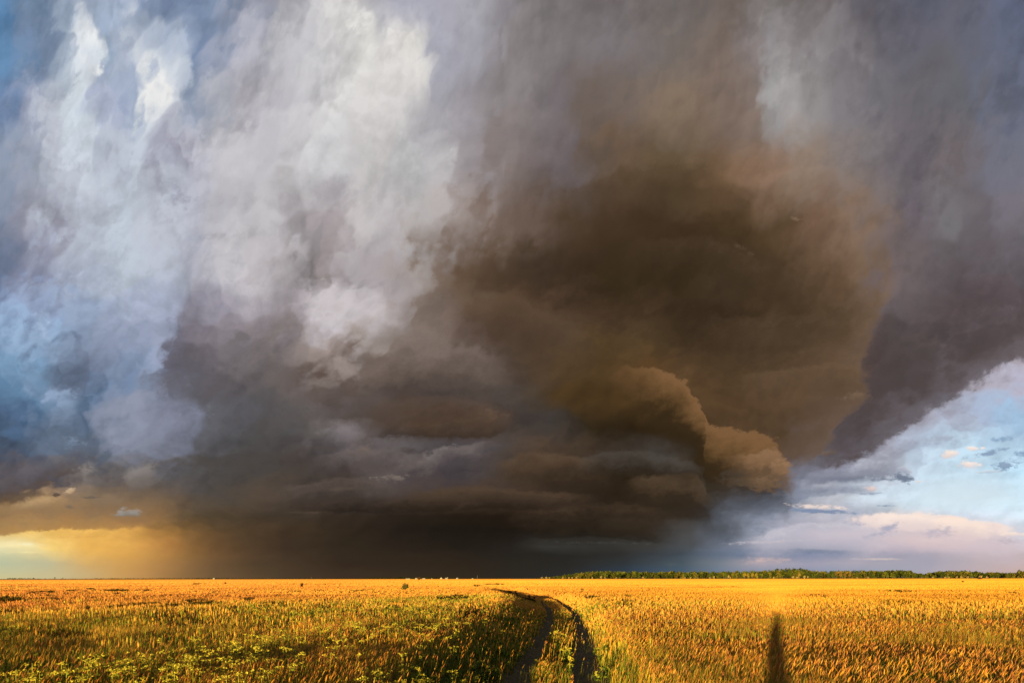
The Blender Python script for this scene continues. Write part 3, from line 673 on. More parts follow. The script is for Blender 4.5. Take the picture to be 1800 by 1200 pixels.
def sstep(x, a, b):
    t = np.clip((x - a) / (b - a), 0, 1)
    return t * t * (3 - 2 * t)

# ------------------------------------------------------------------ lie of the land
TRK_D = np.array([-5.0, 0.0, 8.76, 17.4, 28.4, 36.0, 46.0, 56.0, 66.0, 82.0, 110.0])
TRK_X = np.array([-0.6, -0.25, 0.60, 1.72, 2.86, 3.15, 2.9, 1.75, 0.3, -2.3, -7.5])
def track_x(d):
    # smooth the polyline a little
    return sum(np.interp(d + o, TRK_D, TRK_X) for o in (-4, -2, 0, 2, 4)) / 5.0
HALF = 0.68                      # half the distance between the two wheel ruts

def height(x, y):
    d = np.hypot(x, y)
    und = (fbm(x / 7.0, y / 7.0, 5, 3) - 0.5) * 0.22 * (1 - sstep(d, 60, 140))
    t = x - track_x(y)
    fade = 1 - sstep(y, 70, 100)
    trough = -0.24 * np.exp(-((t + 0.45) / 1.55) ** 2) * (1 - 0.8 * sstep(y, 26, 48)) * fade
    ruts = -0.10 * (np.exp(-((t - HALF) / 0.26) ** 2) + np.exp(-((t + HALF) / 0.26) ** 2)) * fade
    return und + trough + ruts

def ground_material():
    n = Net("soil_and_litter")
    geo = n.node("ShaderNodeNewGeometry")
    f = n.noise(geo.outputs['Position'], 1.7, 8.0, 0.65)
    g = n.noise(geo.outputs['Position'], 0.02, 6.0, 0.6)
    c = n.ramp(f, [(0.3, (0.045, 0.034, 0.014, 1)), (0.55, (0.10, 0.075, 0.025, 1)), (0.75, (0.17, 0.12, 0.04, 1))])
    c2 = n.ramp(g, [(0.35, (0.30, 0.17, 0.035, 1)), (0.65, (0.44, 0.25, 0.04, 1))])
    sep = n.node("ShaderNodeSeparateXYZ"); n.put(sep.inputs[0], geo.outputs['Position'])
    c = n.mix(n.smooth(sep.outputs[1], 60.0, 200.0), c, c2)
    b = n.node("ShaderNodeBsdfDiffuse"); n.put(b.inputs[0], c)
    bump = n.node("ShaderNodeBump"); bump.inputs['Strength'].default_value = 0.6; bump.inputs['Distance'].default_value = 0.05
    n.put(bump.inputs['Height'], f); n.put(b.inputs['Normal'], bump.outputs[0])
    o = n.node("ShaderNodeOutputMaterial"); n.t.links.new(b.outputs[0], o.inputs[0])
    return n.mat

def big_mesh(name, verts, loops, sizes, mat, colors=None, parent=None, smooth=False):
    """verts (n,3), loops flat vertex indices, sizes per face"""
    me = bpy.data.meshes.new(name)
    me.vertices.add(len(verts)); me.vertices.foreach_set("co", np.ascontiguousarray(verts, dtype=np.float32).ravel())
    me.loops.add(len(loops)); me.loops.foreach_set("vertex_index", np.ascontiguousarray(loops, dtype=np.int32))
    me.polygons.add(len(sizes))
    st = np.concatenate(([0], np.cumsum(sizes)[:-1])).astype(np.int32)
    me.polygons.foreach_set("loop_start", st)
    if smooth: me.polygons.foreach_set("use_smooth", np.ones(len(sizes), dtype=bool))
    me.update(calc_edges=True)
    if colors is not None:
        at = me.attributes.new("tint", 'FLOAT_COLOR', 'POINT')
        c = np.ones((len(verts), 4), dtype=np.float32); c[:, :3] = colors
        at.data.foreach_set("color", c.ravel())
    me.materials.append(mat)
    o = bpy.data.objects.new(name, me)
    COL.objects.link(o)
    if parent: o.parent = parent
    return o

def build_ground():
    ang = np.concatenate((np.arange(-180, -55, 6.0), np.arange(-55, 55, 0.45), np.arange(55, 180, 6.0)))
    rad = np.concatenate(([0.4], 1.0 * 1.045 ** np.arange(0, 122), np.geomspace(240, 46000, 30)))
    A, Q = np.meshgrid(R(1) * ang, rad)
    x, y = Q * np.sin(A), Q * np.cos(A)
    v = np.stack((x, y, height(x, y)), -1).reshape(-1, 3)
    na, nr = len(ang), len(rad)
    i, j = np.meshgrid(np.arange(na), np.arange(nr - 1))
    a = (j * na + i).ravel(); b = (j * na + (i + 1) % na).ravel()
    loops = np.stack((a, b, b + na, a + na), -1).ravel()
    mat = ground_material()
    sizes = np.full(len(a), 4)
    # close the hub
    loops = np.concatenate((loops, np.arange(na)[::-1])); sizes = np.concatenate((sizes, [na]))
    o = big_mesh("ground", v, loops, sizes, mat, smooth=True)
    o["kind"] = "structure"; o["label"] = "flat field of dry soil and litter running to the horizon"

def track_material():
    n = Net("rutted_earth")
    geo = n.node("ShaderNodeNewGeometry")
    mp = n.node("ShaderNodeMapping"); n.put(mp.inputs[0], geo.outputs['Position']); mp.inputs['Scale'].default_value = (1.0, 3.0, 1.0)
    f = n.noise(mp.outputs[0], 3.0, 8.0, 0.7)
    c = n.ramp(f, [(0.3, (0.07, 0.048, 0.026, 1)), (0.55, (0.15, 0.105, 0.056, 1)), (0.78, (0.30, 0.21, 0.11, 1))])
    b = n.node("ShaderNodeBsdfDiffuse"); n.put(b.inputs[0], c)
    bump = n.node("ShaderNodeBump"); bump.inputs['Strength'].default_value = 1.0; bump.inputs['Distance'].default_value = 0.06
    n.put(bump.inputs['Height'], f); n.put(b.inputs['Normal'], bump.outputs[0])
    o = n.node("ShaderNodeOutputMaterial"); n.t.links.new(b.outputs[0], o.inputs[0])
    return n.mat

def build_track():
    d = np.concatenate((np.arange(-4, 40, 0.2), np.arange(40, 96, 0.6)))
    vs, loops = [], []
    base = 0
    for s in (-1, 1):
        w = np.linspace(-0.34, 0.34, 7)
        D, W = np.meshgrid(d, w, indexing='ij')
        edge = (vnoise(D * 1.3, W * 0 + s, 71) - 0.5) * 0.16
        x = track_x(D) + s * HALF + W * (1 + 0.25 * vnoise(D * 0.7, W * 0 + s * 3.0, 72)) + edge
        z = height(x, D) + 0.035 - 0.03 * (np.abs(W) / 0.34) ** 2 + (fbm(x * 4, D * 4, 9, 3) - 0.5) * 0.05
        vs.append(np.stack((x, D, z), -1).reshape(-1, 3))
        n0, m = len(d), 7
        i, j = np.meshgrid(np.arange(n0 - 1), np.arange(m - 1), indexing='ij')
        a = base + (i * m + j).ravel()
        loops.append(np.stack((a, a + 1, a + m + 1, a + m), -1).ravel())
        base += n0 * m
    loops = np.concatenate(loops)
    o = big_mesh("dirt_track", np.concatenate(vs), loops, np.full(len(loops) // 4, 4), track_material(), smooth=True)
    o["kind"] = "structure"; o["label"] = "two dark wheel ruts of a dirt track curving away through the grass"

build_ground()
build_track()

# ------------------------------------------------------------------ grass
def plant_material(name, trans=0.25):
    n = Net(name)
    at = n.node("ShaderNodeAttribute", attribute_name="tint")
    d = n.node("ShaderNodeBsdfDiffuse"); n.put(d.inputs[0], at.outputs['Color'])
    t = n.node("ShaderNodeBsdfTranslucent"); n.put(t.inputs[0], at.outputs['Color'])
    m = n.node("ShaderNodeMixShader"); m.inputs[0].default_value = trans
    n.t.links.new(d.outputs[0], m.inputs[1]); n.t.links.new(t.outputs[0], m.inputs[2])
    o = n.node("ShaderNodeOutputMaterial"); n.t.links.new(m.outputs[0], o.inputs[0])
    return n.mat

STRAW = np.array([0.58, 0.36, 0.095]); GOLD = np.array([0.60, 0.33, 0.05]); ORANGE = np.array([0.58, 0.25, 0.055])
RUST = np.array([0.36, 0.15, 0.06]); OLIVE = np.array([0.36, 0.31, 0.045]); GREEN = np.array([0.17, 0.20, 0.030])
DARKG = np.array([0.05, 0.075, 0.016]); LIME = np.array([0.46, 0.42, 0.06])

def scatter(n, d0, d1, spread=1.16, margin=2.5, power=1.0):
    """points over the view fan, density falling with distance as d^-power (area density)"""
    u = rng.random(n)
    e = 2.0 - power
    d = (d0 ** e + u * (d1 ** e - d0 ** e)) ** (1 / e) if abs(e) > 1e-6 else d0 * (d1 / d0) ** u
    x = (rng.random(n) * 2 - 1) * (spread * d + margin)
    return x, d

def near_edge(b):
    """distance at which the near, greener meadow gives way to the orange field, by bearing"""
    return np.interp(b, [-1.2, -0.67, -0.39, -0.22, 0.0, 0.12, 0.5, 1.2], [18, 24, 31, 36, 42, 33, 24, 22])

def greenness(x, y):
    b = x / np.maximum(y, 1)
    g = np.interp(b, [-1.1, -0.7, -0.3, -0.05, 0.12, 0.4, 1.1], [0.74, 0.70, 0.62, 0.54, 0.24, 0.18, 0.22])
    g = g + (fbm(x / 5.0, y / 7.0, 21, 4) - 0.5) * 1.5
    g = g + (fbm(x / 1.6, y / 2.2, 22, 3) - 0.5) * 0.7
    far = sstep(y / near_edge(b), 0.80, 1.25)
    g = g * (1 - far) + far * (0.03 + (fbm(b * 7, np.log(np.maximum(y, 1)) * 9, 23, 4) - 0.60) * 0.8)
    near = 1 - sstep(y, 9, 17)
    g = g + near * (0.24 + 0.55 * (fbm(x / 2.5, y / 2.5, 29, 3) - 0.4)) * (b > 0.1)
    g = g + 0.4 * (1 - sstep(y, 8, 13)) * (1 - sstep(b, -0.85, -0.6))
    return np.clip(g, 0, 1)

# long drifts of lower grass tinted dark brown and olive in the far field: bearing, row below the horizon, half length, half depth, slope, strength
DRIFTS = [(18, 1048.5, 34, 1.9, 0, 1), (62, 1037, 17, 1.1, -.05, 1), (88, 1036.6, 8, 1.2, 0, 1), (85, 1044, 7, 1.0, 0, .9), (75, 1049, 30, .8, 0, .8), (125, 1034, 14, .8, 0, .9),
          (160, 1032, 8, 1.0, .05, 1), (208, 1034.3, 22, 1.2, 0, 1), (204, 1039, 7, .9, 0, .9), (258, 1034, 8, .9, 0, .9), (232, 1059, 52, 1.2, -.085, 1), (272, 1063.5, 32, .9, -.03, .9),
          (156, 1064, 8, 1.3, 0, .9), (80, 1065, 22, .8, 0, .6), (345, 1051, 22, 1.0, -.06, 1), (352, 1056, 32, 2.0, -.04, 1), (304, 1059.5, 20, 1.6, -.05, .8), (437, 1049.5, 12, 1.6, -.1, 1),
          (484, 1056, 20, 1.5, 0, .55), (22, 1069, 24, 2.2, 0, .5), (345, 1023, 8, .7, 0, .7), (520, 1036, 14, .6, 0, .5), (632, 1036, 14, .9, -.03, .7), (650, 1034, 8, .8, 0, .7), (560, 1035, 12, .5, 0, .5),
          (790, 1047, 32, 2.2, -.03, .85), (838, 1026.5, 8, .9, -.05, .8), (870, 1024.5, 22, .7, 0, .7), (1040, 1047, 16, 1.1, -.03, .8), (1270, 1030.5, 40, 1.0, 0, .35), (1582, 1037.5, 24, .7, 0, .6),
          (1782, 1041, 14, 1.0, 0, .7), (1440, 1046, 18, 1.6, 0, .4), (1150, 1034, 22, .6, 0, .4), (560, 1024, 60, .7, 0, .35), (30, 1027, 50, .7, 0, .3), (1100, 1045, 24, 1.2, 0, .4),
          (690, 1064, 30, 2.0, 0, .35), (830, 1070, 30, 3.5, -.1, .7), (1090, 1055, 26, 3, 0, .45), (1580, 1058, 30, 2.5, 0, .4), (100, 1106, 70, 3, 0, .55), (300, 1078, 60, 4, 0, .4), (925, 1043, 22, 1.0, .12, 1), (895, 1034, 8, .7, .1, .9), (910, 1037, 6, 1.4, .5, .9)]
def drift_mask(x, y):
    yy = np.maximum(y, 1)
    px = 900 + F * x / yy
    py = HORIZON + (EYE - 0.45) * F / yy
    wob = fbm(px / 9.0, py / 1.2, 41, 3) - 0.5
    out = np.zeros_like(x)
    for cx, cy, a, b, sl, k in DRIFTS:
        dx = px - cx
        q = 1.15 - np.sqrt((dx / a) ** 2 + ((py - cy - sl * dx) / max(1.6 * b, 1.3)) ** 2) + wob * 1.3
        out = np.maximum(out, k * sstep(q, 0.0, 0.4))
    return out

def grass_tint(x, y, n):
    b = x / np.maximum(y, 1)
    g = greenness(x, y)
    r = rng.random(n); r2 = rng.random(n)[:, None]
    warm = np.where(r2 < 0.42, GOLD, np.where(r2 < 0.62, ORANGE, STRAW))
    w = (fbm(x / 9.0, y / 14.0, 31, 4))[:, None]
    warm = warm * (1 - 0.5 * sstep(w, 0.52, 0.7)) + ORANGE * 0.5 * sstep(w, 0.52, 0.7)
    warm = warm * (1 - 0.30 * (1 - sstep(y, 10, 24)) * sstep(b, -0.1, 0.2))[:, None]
    # redder towards the far left, yellower far right
    far = sstep(y / near_edge(b), 0.9, 1.4)
    hue = np.interp(b, [-1.1, -0.5, -0.1, 0.3, 1.1], [0, 0.25, 0.6, 0.9, 1.0])[:, None]
    farc = (np.array([0.66, 0.285, 0.080]) * (1 - hue) + np.array([0.64, 0.325, 0.055]) * hue)
    band = (fbm(b * 3.0, np.log(np.maximum(y, 1)) * 7, 33, 5)[:, None] - 0.5)
    farc = farc * 0.84 * (1 + 0.5 * band) * (0.9 + 0.2 * rng.random((n, 1)))
    farc[:, 1] *= 1 + 0.35 * band[:, 0]
    warm = warm * (1 - far[:, None]) + farc * far[:, None]
    r3 = rng.random(n)[:, None]
    cool = np.where(r3 < 0.45, OLIVE, np.where(r3 < 0.85, GREEN, DARKG))
    cool = cool * (1 - far[:, None]) + (OLIVE * 1.25) * far[:, None]
    c = np.where((r < g)[:, None], cool, warm)
    s = drift_mask(x, y)
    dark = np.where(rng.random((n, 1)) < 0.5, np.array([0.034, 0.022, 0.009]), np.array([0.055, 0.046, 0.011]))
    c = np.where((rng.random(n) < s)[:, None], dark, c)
    vr = 1 - 0.75 * sstep(y, 13, 38)[:, None]
    return c * (1 - 0.06 + vr * (rng.random((n, 1)) * 0.5 - 0.22))

def track_profile(x, y):
    """grass height factor across the track, and whether to drop the plant"""
    t = x - track_x(y)
    fade = 1 - sstep(y, 62, 84)
    dl, dr = np.abs(t + HALF), np.abs(t - HALF)
    rut = np.minimum(dl, dr)
    drop = (rut < (0.13 + 0.17 * vnoise(x * 3, y * 2, 77) + 0.12 * (1 - sstep(y, 12, 24)) * sstep(t, -0.2, 0.2)) * (1 - 0.55 * sstep(y, 30, 50))) & (rng.random(len(x)) > 0.05)
    hf = np.ones_like(x)
    mid = np.abs(t) < HALF
    hf = np.where(mid, 0.30 + 0.55 * sstep(vnoise(x * 0.6, y * 0.30, 78), 0.5, 0.85) * (1 - sstep(y, 16, 30)), hf)
    left = 0.24 + 0.76 * sstep(-t, HALF + 0.4, HALF + 3.4)
    right = 0.40 + 0.60 * sstep(t, HALF + 0.2, HALF + 1.3)
    hf = np.where(mid, hf, np.where(t < 0, left, right))
    hf = hf * fade + (1 - fade)
    return hf, drop & (fade > 0.4)

def blades(n, d0, d1, power, w0, wk, h0, h1, name, lean=0.25, segs=2, label=None):
    x, y = scatter(n, d0, d1, power=power)
    hf, drop = track_profile(x, y)
    keep = ~drop
    x, y, hf = x[keep], y[keep], hf[keep]
    n = len(x)
    z = height(x, y)
    clump = fbm(x / 1.1, y / 1.4, 51, 3)
    hgt = (h0 + (h1 - h0) * rng.random(n)) * (0.72 + 0.6 * clump) * hf
    hgt = hgt * (0.78 + 0.45 * fbm(x / 4.5, y / 6.5, 52, 3))
    hgt *= 1 - 0.25 * drift_mask(x, y)
    wid = (w0 + wk * y) * (0.7 + 0.6 * rng.random(n))
    sq = 0.85 * sstep(y, 5, 26)                 # far blades turned broadside to the sun to look brighter
    yaw = (1 - sq) * rng.random(n) * 2 * math.pi + sq * (R(-27) + rng.normal(0, 0.6, n))
    px, py = np.cos(yaw) * wid, np.sin(yaw) * wid
    ln = lean * (0.4 + rng.random(n)) * hgt
    la = rng.normal(0.15, 0.9, n) + 2.2 * (fbm(x / 3.5, y / 5.0, 53, 2) - 0.5)
    lx, ly = np.cos(la) * ln, np.sin(la) * ln
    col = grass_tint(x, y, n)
    t = x - track_x(y)
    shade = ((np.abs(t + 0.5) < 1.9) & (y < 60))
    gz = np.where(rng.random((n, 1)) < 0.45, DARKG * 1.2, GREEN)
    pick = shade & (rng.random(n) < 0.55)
    col[pick] = gz[pick]  # dark greens put into the blade colour as shade along the track
    rows, cols = [], []
    ks = np.linspace(0, 1, segs + 1)
    for k in ks[:-1]:
        ww = 1 - 0.45 * k
        bx, by, bz = x + lx * k * k, y + ly * k * k, z + hgt * (k - 0.06 * k * k)
        rows.append(np.stack((bx - px * ww, by - py * ww, bz), -1)); rows.append(np.stack((bx + px * ww, by + py * ww, bz), -1))
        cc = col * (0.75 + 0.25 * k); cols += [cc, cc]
    rows.append(np.stack((x + lx, y + ly, z + hgt * 0.94), -1)); cols.append(col)
    V = np.stack(rows, 1).reshape(-1, 3); C = np.stack(cols, 1).reshape(-1, 3)
    m = 2 * segs + 1
    base = (np.arange(n) * m)[:, None]
    quads = [[2 * k, 2 * k + 1, 2 * k + 3, 2 * k + 2] for k in range(segs - 1)]
    tri = [2 * segs - 2, 2 * segs - 1, 2 * segs]
    per = np.array(sum(quads, []) + tri)
    loops = (base + per[None, :]).ravel()
    sizes = np.tile(np.array([4] * len(quads) + [3]), n)
    return V, C, loops, sizes

def join(parts):
    V, C, L, S, b = [], [], [], [], 0
    for v, c, l, s in parts:
        V.append(v); C.append(c); L.append(l + b); S.append(s); b += len(v)
    return np.concatenate(V), np.concatenate(C), np.concatenate(L), np.concatenate(S)

def far_tufts(n, d0, d1):
    """tufts of the far field: ragged five-pointed fans, broader with distance"""
    u = rng.random(n); near = rng.random(n) < 0.62
    d = np.where(near, d0 * (100.0 / d0) ** u, 100.0 * (d1 / 100.0) ** u)
    d = d[rng.random(n) < 0.15 + 0.85 * sstep(d, 12, 40)]; n = len(d)
    x = (rng.random(n) * 2 - 1) * (1.2 * d + 10)
    y = d
    hf, drop = track_profile(x, y)
    x, y, hf = x[~drop], y[~drop], hf[~drop]
    n = len(x)
    z = height(x, y)
    w = y * (0.0013 + 0.0019 * sstep(y, 25, 95)) * (0.6 + 0.8 * rng.random(n))
    jh = 1 - 0.6 * sstep(y, 30, 90)
    h = (0.44 + 0.16 * jh * (rng.random(n) - 0.5)) * (1 + 0.3 * jh * (fbm(x / 6, y / 10, 61, 3) - 0.5)) * hf
    yaw = R(-27) + rng.normal(0, 0.5, n) * (1 - 0.6 * sstep(y, 25, 70))
    cx, cy = np.cos(yaw), np.sin(yaw)
    prof = [(-1, -0.15), (-0.9, 0.75), (-0.45, 0.97), (-0.1, 0.8), (0.3, 1.0), (0.9, 0.7), (1, -0.15)]
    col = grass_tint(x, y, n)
    V, C = [], []
    for a, b in prof:
        j = rng.normal(0, 0.08, n) if b > 0 else 0
        bow = 0.35 * w * (1 - a * a)
        V.append(np.stack((x + cx * w * a - cy * bow, y + cy * w * a + cx * bow, z + h * (b + j)), -1)); C.append(col)
    V = np.stack(V, 1).reshape(-1, 3); C = np.stack(C, 1).reshape(-1, 3)
    m = len(prof)
    loops = (np.arange(n) * m)[:, None] + np.arange(m)[None, ::-1]
    return V, C, loops.ravel(), np.full(n, m)

def seed_heads(n, d0, d1):
    """stalks with a plume at the top, bowed by the wind to the right"""
    x, y = scatter(n, d0, d1, power=1.2)
    b = x / np.maximum(y, 1)
    dens = (1 - sstep(y, 15, 30)) * np.interp(b, [-1.1, -0.55, -0.35, 0.0, 0.15, 0.5, 1.1], [0.14, 0.2, 0.4, 0.4, 0.8, 1.0, 1.0]) * (0.35 + 1.1 * fbm(x / 3, y / 4, 65, 3))
    hf, drop = track_profile(x, y)
    k = (rng.random(n) < dens) & ~drop & ((hf > 0.75) | (rng.random(n) < 0.12))
    x, y = x[k], y[k]; n = len(x)
    z = height(x, y)
    h = (0.40 + 0.16 * rng.random(n)) * (0.8 + 0.4 * fbm(x / 2, y / 2, 66, 2))
    w = 0.0014 + 0.00018 * y
    la = rng.normal(0.1, 0.7, n); ln = h * (0.12 + 0.26 * rng.random(n))
    lx, ly = np.cos(la) * ln, np.sin(la) * ln
    r = rng.random((n, 1))
    col = np.where(r < 0.34, RUST * 1.2, np.where(r < 0.62, ORANGE * 0.9, np.where(r < 0.8, GOLD, STRAW))) * (0.75 + 0.5 * rng.random((n, 1)))
    stem = np.where(rng.random((n, 1)) < 0.5, OLIVE, GOLD)
    def pt(k, ox=0.0, oy=0.0):
        return np.stack((x + lx * k * k + ox, y + ly * k * k + oy, z + h * (k - 0.10 * k * k)), -1)
    V, C = [], []
    # stem: a thin blade
    V += [pt(0.0, -w), pt(0.0, w), pt(0.72, w), pt(0.72, -w)]; C += [stem] * 4
    pw = (0.0045 + 0.00034 * y) * (0.7 + 0.7 * rng.random(n))
    for ang in (0.3, 1.87):
        ca, sa = math.cos(ang), math.sin(ang)
        V += [pt(0.78), pt(0.87, pw * ca, pw * sa), pt(1.0), pt(0.90, -pw * ca, -pw * sa)]; C += [col] * 4
    m = 12
    V = np.stack(V, 1).reshape(-1, 3); C = np.stack(C, 1).reshape(-1, 3)
    loops = ((np.arange(n) * m)[:, None] + np.arange(m)[None, :]).ravel()
    return V, C, loops, np.full(n * 3, 4)

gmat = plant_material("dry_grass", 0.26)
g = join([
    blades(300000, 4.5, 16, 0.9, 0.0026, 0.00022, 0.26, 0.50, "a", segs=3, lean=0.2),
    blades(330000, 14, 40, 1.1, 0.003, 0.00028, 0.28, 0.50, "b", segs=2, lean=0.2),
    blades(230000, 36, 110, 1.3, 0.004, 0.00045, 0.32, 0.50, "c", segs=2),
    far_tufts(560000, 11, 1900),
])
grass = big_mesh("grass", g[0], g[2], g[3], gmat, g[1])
grass["kind"] = "stuff"; grass["label"] = "tall golden and olive meadow grass lit by low sun"
g = seed_heads(150000, 4.5, 30)
heads = big_mesh("seeding_grass", g[0], g[2], g[3], gmat, g[1])
heads["kind"] = "stuff"; heads["label"] = "rusty plumed seed heads swaying above the grass"

# ------------------------------------------------------------------ wild flowers and weeds
def place(px, py, top=0.45):
    """a spot in the field by its bearing and by how far down from the horizon it shows over the grass"""
    d = (EYE - top) * F / (py - HORIZON)
    return (px - 900.0) / F * d, d

def leaf_cloud(cx, cy, cz, rx, ry, rz, n, size, cols, flat=0.0):
    """n leaf faces around a centre"""
    p = rng.normal(0, 1, (n, 3)); p /= np.linalg.norm(p, axis=1)[:, None]
    p *= (rng.random((n, 1)) ** 0.45)
    c = p * np.array([rx, ry, rz]) + np.array([cx, cy, cz])
    a = rng.normal(0, 1, (n, 3)); a[:, 2] *= (1 - flat); a /= np.linalg.norm(a, axis=1)[:, None]
    b = np.cross(a, rng.normal(0, 1, (n, 3)) * np.array([1, 1, 1 - flat])); b /= np.maximum(np.linalg.norm(b, axis=1)[:, None], 1e-6)
    s = size * (0.6 + 0.8 * rng.random((n, 1)))
    V = np.stack((c - a * s, c + b * s * 0.55, c + a * s, c - b * s * 0.55), 1).reshape(-1, 3)
    cc = cols[rng.integers(0, len(cols), n)] * (0.75 + 0.5 * rng.random((n, 1)))
    C = np.repeat(cc, 4, 0)
    return V, C, np.arange(n * 4), np.full(n, 4)

def umbels():
    spots = []
    clumps = [(200, 1168, 1.3, 40), (262, 1172, 1.2, 44), (170, 1186, 0.9, 26), (330, 1160, 1.4, 40), (300, 1186, 1.2, 40), (400, 1172, 1.3, 40),
              (440, 1190, 1.0, 26), (390, 1150, 1.2, 24), (560, 1100, 2.0, 40), (620, 1108, 2.0, 46), (680, 1100, 2.2, 40), (545, 1075, 2.4, 30),
              (730, 1120, 1.6, 30), (700, 1186, 1.0, 34), (745, 1178, 0.9, 26), (650, 1170, 1.2, 20), (790, 1095, 1.8, 24), (720, 1072, 2.2, 40), (760, 1068, 2.4, 36),
              (640, 1062, 3.0, 40), (1000, 1118, 0.4, 8), (995, 1138, 0.4, 6), (975, 1095, 0.5, 12), (945, 1196, 0.35, 10),
              (1060, 1085, 1.2, 16), (840, 1050, 4.0, 40), (790, 1046, 4.5, 50), (500, 1140, 2.0, 40), (470, 1120, 2.0, 30), (100, 1196, 0.8, 16), (870, 1165, 0.8, 16), (820, 1190, 0.6, 14)]
    for px, py, sp, n in clumps:
        x, d = place(px, py, 0.42)
        for _ in range(int(n * 0.45)):
            spots.append((x + rng.normal(0, sp * 0.45), d + rng.normal(0, sp * 0.6)))
    xs, ys = scatter(260, 6, 34, power=1.0)
    gg = greenness(xs, ys)
    for x, y, q in zip(xs, ys, gg):
        if x / y < 0.0 and q > 0.55: spots.append((x, y))
    parts = []
    for x, y in spots:
        hf, drop = track_profile(np.array([x]), np.array([y]))
        if y < 4.5 or drop[0]: continue
        z = float(height(np.array([x]), np.array([y]))[0])
        h = (0.44 + 0.14 * rng.random()) * (0.6 + 0.4 * hf[0])
        k = 1 + 0.010 * y
        cols = np.array([LIME, LIME * 0.8, np.array([0.54, 0.45, 0.07]), OLIVE * 1.3])
        for q in range(6):
            ox, oy = rng.normal(0, 0.055, 2)
            parts.append(leaf_cloud(x + ox, y + oy, z + h - rng.random() * 0.05, 0.034, 0.034, 0.014, 9, 0.013 * k, cols, 0.6))
        parts.append(leaf_cloud(x, y, z + h * 0.55, 0.07, 0.07, h * 0.4, 16, 0.028 * k, np.array([GREEN, DARKG, OLIVE])))
        V = np.array([(x - .004, y, z), (x + .004, y, z), (x + .003, y, z + h), (x - .003, y, z + h)])
        parts.append((V, np.repeat(OLIVE[None], 4, 0), np.arange(4), np.array([4])))
    return join(parts)

def weeds():
    clumps = [(860, 1185, 0.9, 26), (830, 1160, 1.0, 22), (870, 1140, 1.0, 22), (890, 1120, 1.0, 18), (800, 1192, 0.8, 16), (590, 1094, 1.6, 14), (605, 1101, 1.4, 10),
              (350, 1170, 1.4, 16), (500, 1160, 1.4, 12), (730, 1148, 1.0, 9), (850, 1075, 1.8, 14), (820, 1080, 1.8, 12), (860, 1100, 1.2, 10), (1372, 1170, 0.6, 9), (1372, 1192, 0.5, 8),
              (1280, 1140, 1.2, 10), (1440, 1130, 1.4, 10), (1620, 1170, 1.2, 14), (1740, 1160, 1.4, 14), (1560, 1180, 1.0, 10), (1780, 1186, 1.0, 12), (1085, 1055, 2.4, 16), (40, 1160, 1.6, 16), (20, 1190, 1.2, 14),
              (1055, 1120, 0.25, 6), (1050, 1150, 0.25, 6), (1055, 1180, 0.25, 6), (980, 1110, 0.3, 8), (1002, 1125, 0.25, 8)]
    parts = []
    for px, py, sp, n in clumps:
        x0, d0 = place(px, py, 0.35)
        for _ in range(n):
            x, y = x0 + rng.normal(0, sp * 0.5), d0 + rng.normal(0, sp * 0.6)
            hf, drop = track_profile(np.array([x]), np.array([y]))
            if y < 4.5 or drop[0]: continue
            z = float(height(np.array([x]), np.array([y]))[0])
            h = (0.26 + 0.16 * rng.random()) * (0.55 + 0.45 * hf[0])
            parts.append(leaf_cloud(x, y, z + h * 0.55, 0.15, 0.15, h * 0.5, 46, 0.032 + 0.0006 * y, np.array([GREEN, GREEN * 0.8, DARKG, DARKG * 1.3, OLIVE * 0.8])))
    return join(parts)

fmat = plant_material("flower_and_leaf", 0.2)
g = umbels()
o = big_mesh("wildflowers", g[0], g[2], g[3], fmat, g[1])
o["kind"] = "stuff"; o["label"] = "yellow-green umbels flowering in drifts through the meadow"
g = weeds()
o = big_mesh("undergrowth", g[0], g[2], g[3], fmat, g[1])
o["kind"] = "stuff"; o["label"] = "dark green leafy weeds low among the grass and beside the ruts"

# ------------------------------------------------------------------ things
def tag(o, label, cat, group=None):
    o["label"] = label; o["category"] = cat
    if group: o["group"] = group
    return o

def thing(name, label, cat, loc=(0, 0, 0), rz=0.0, group=None):
    o = bpy.data.objects.new(name, None)
    COL.objects.link(o)
    o.empty_display_size = 0.2
    o.location = loc; o.rotation_euler = (0, 0, rz)
    return tag(o, label, cat, group)

def flat_material(name, c, rough=0.8, scale=3.0, var=0.25):
    n = Net(name)
    tc = n.node("ShaderNodeTexCoord")
    f = n.noise(tc.outputs['Object'], scale, 5.0, 0.6)
    d = tuple(k * (1 - var) for k in c[:3]) + (1,); e = tuple(min(1, k * (1 + var)) for k in c[:3]) + (1,)
    b = n.node("ShaderNodeBsdfPrincipled")
    n.put(b.inputs['Base Color'], n.ramp(f, [(0.3, d), (0.7, e)]))
    b.inputs['Roughness'].default_value = rough
    o = n.node("ShaderNodeOutputMaterial"); n.t.links.new(b.outputs[0], o.inputs[0])
    return n.mat

leafmat = plant_material("leaf_clumps", 0.15)
bark = flat_material("bark", (0.10, 0.07, 0.045, 1), scale=8.0)

def frustum_tubes(segs, sides=5):
    """segs: list of (p0, p1, r0, r1)"""
    V, L, S = [], [], []
    b = 0
    for p0, p1, r0, r1 in segs:
        p0, p1 = np.array(p0, float), np.array(p1, float)
        ax = p1 - p0; ax /= np.linalg.norm(ax)
        u = np.cross(ax, [0.3, 0.9, 0.1]); u /= np.linalg.norm(u); w = np.cross(ax, u)
        a = np.linspace(0, 2 * math.pi, sides, endpoint=False)
        ring = np.cos(a)[:, None] * u + np.sin(a)[:, None] * w
        V.append(p0 + ring * r0); V.append(p1 + ring * r1)
        for k in range(sides):
            q = (k + 1) % sides
            L += [b + k, b + q, b + sides + q, b + sides + k]; S.append(4)
        L += list(range(b + sides, b + 2 * sides)); S.append(sides)
        b += 2 * sides
    return np.concatenate(V), np.array(L), np.array(S)

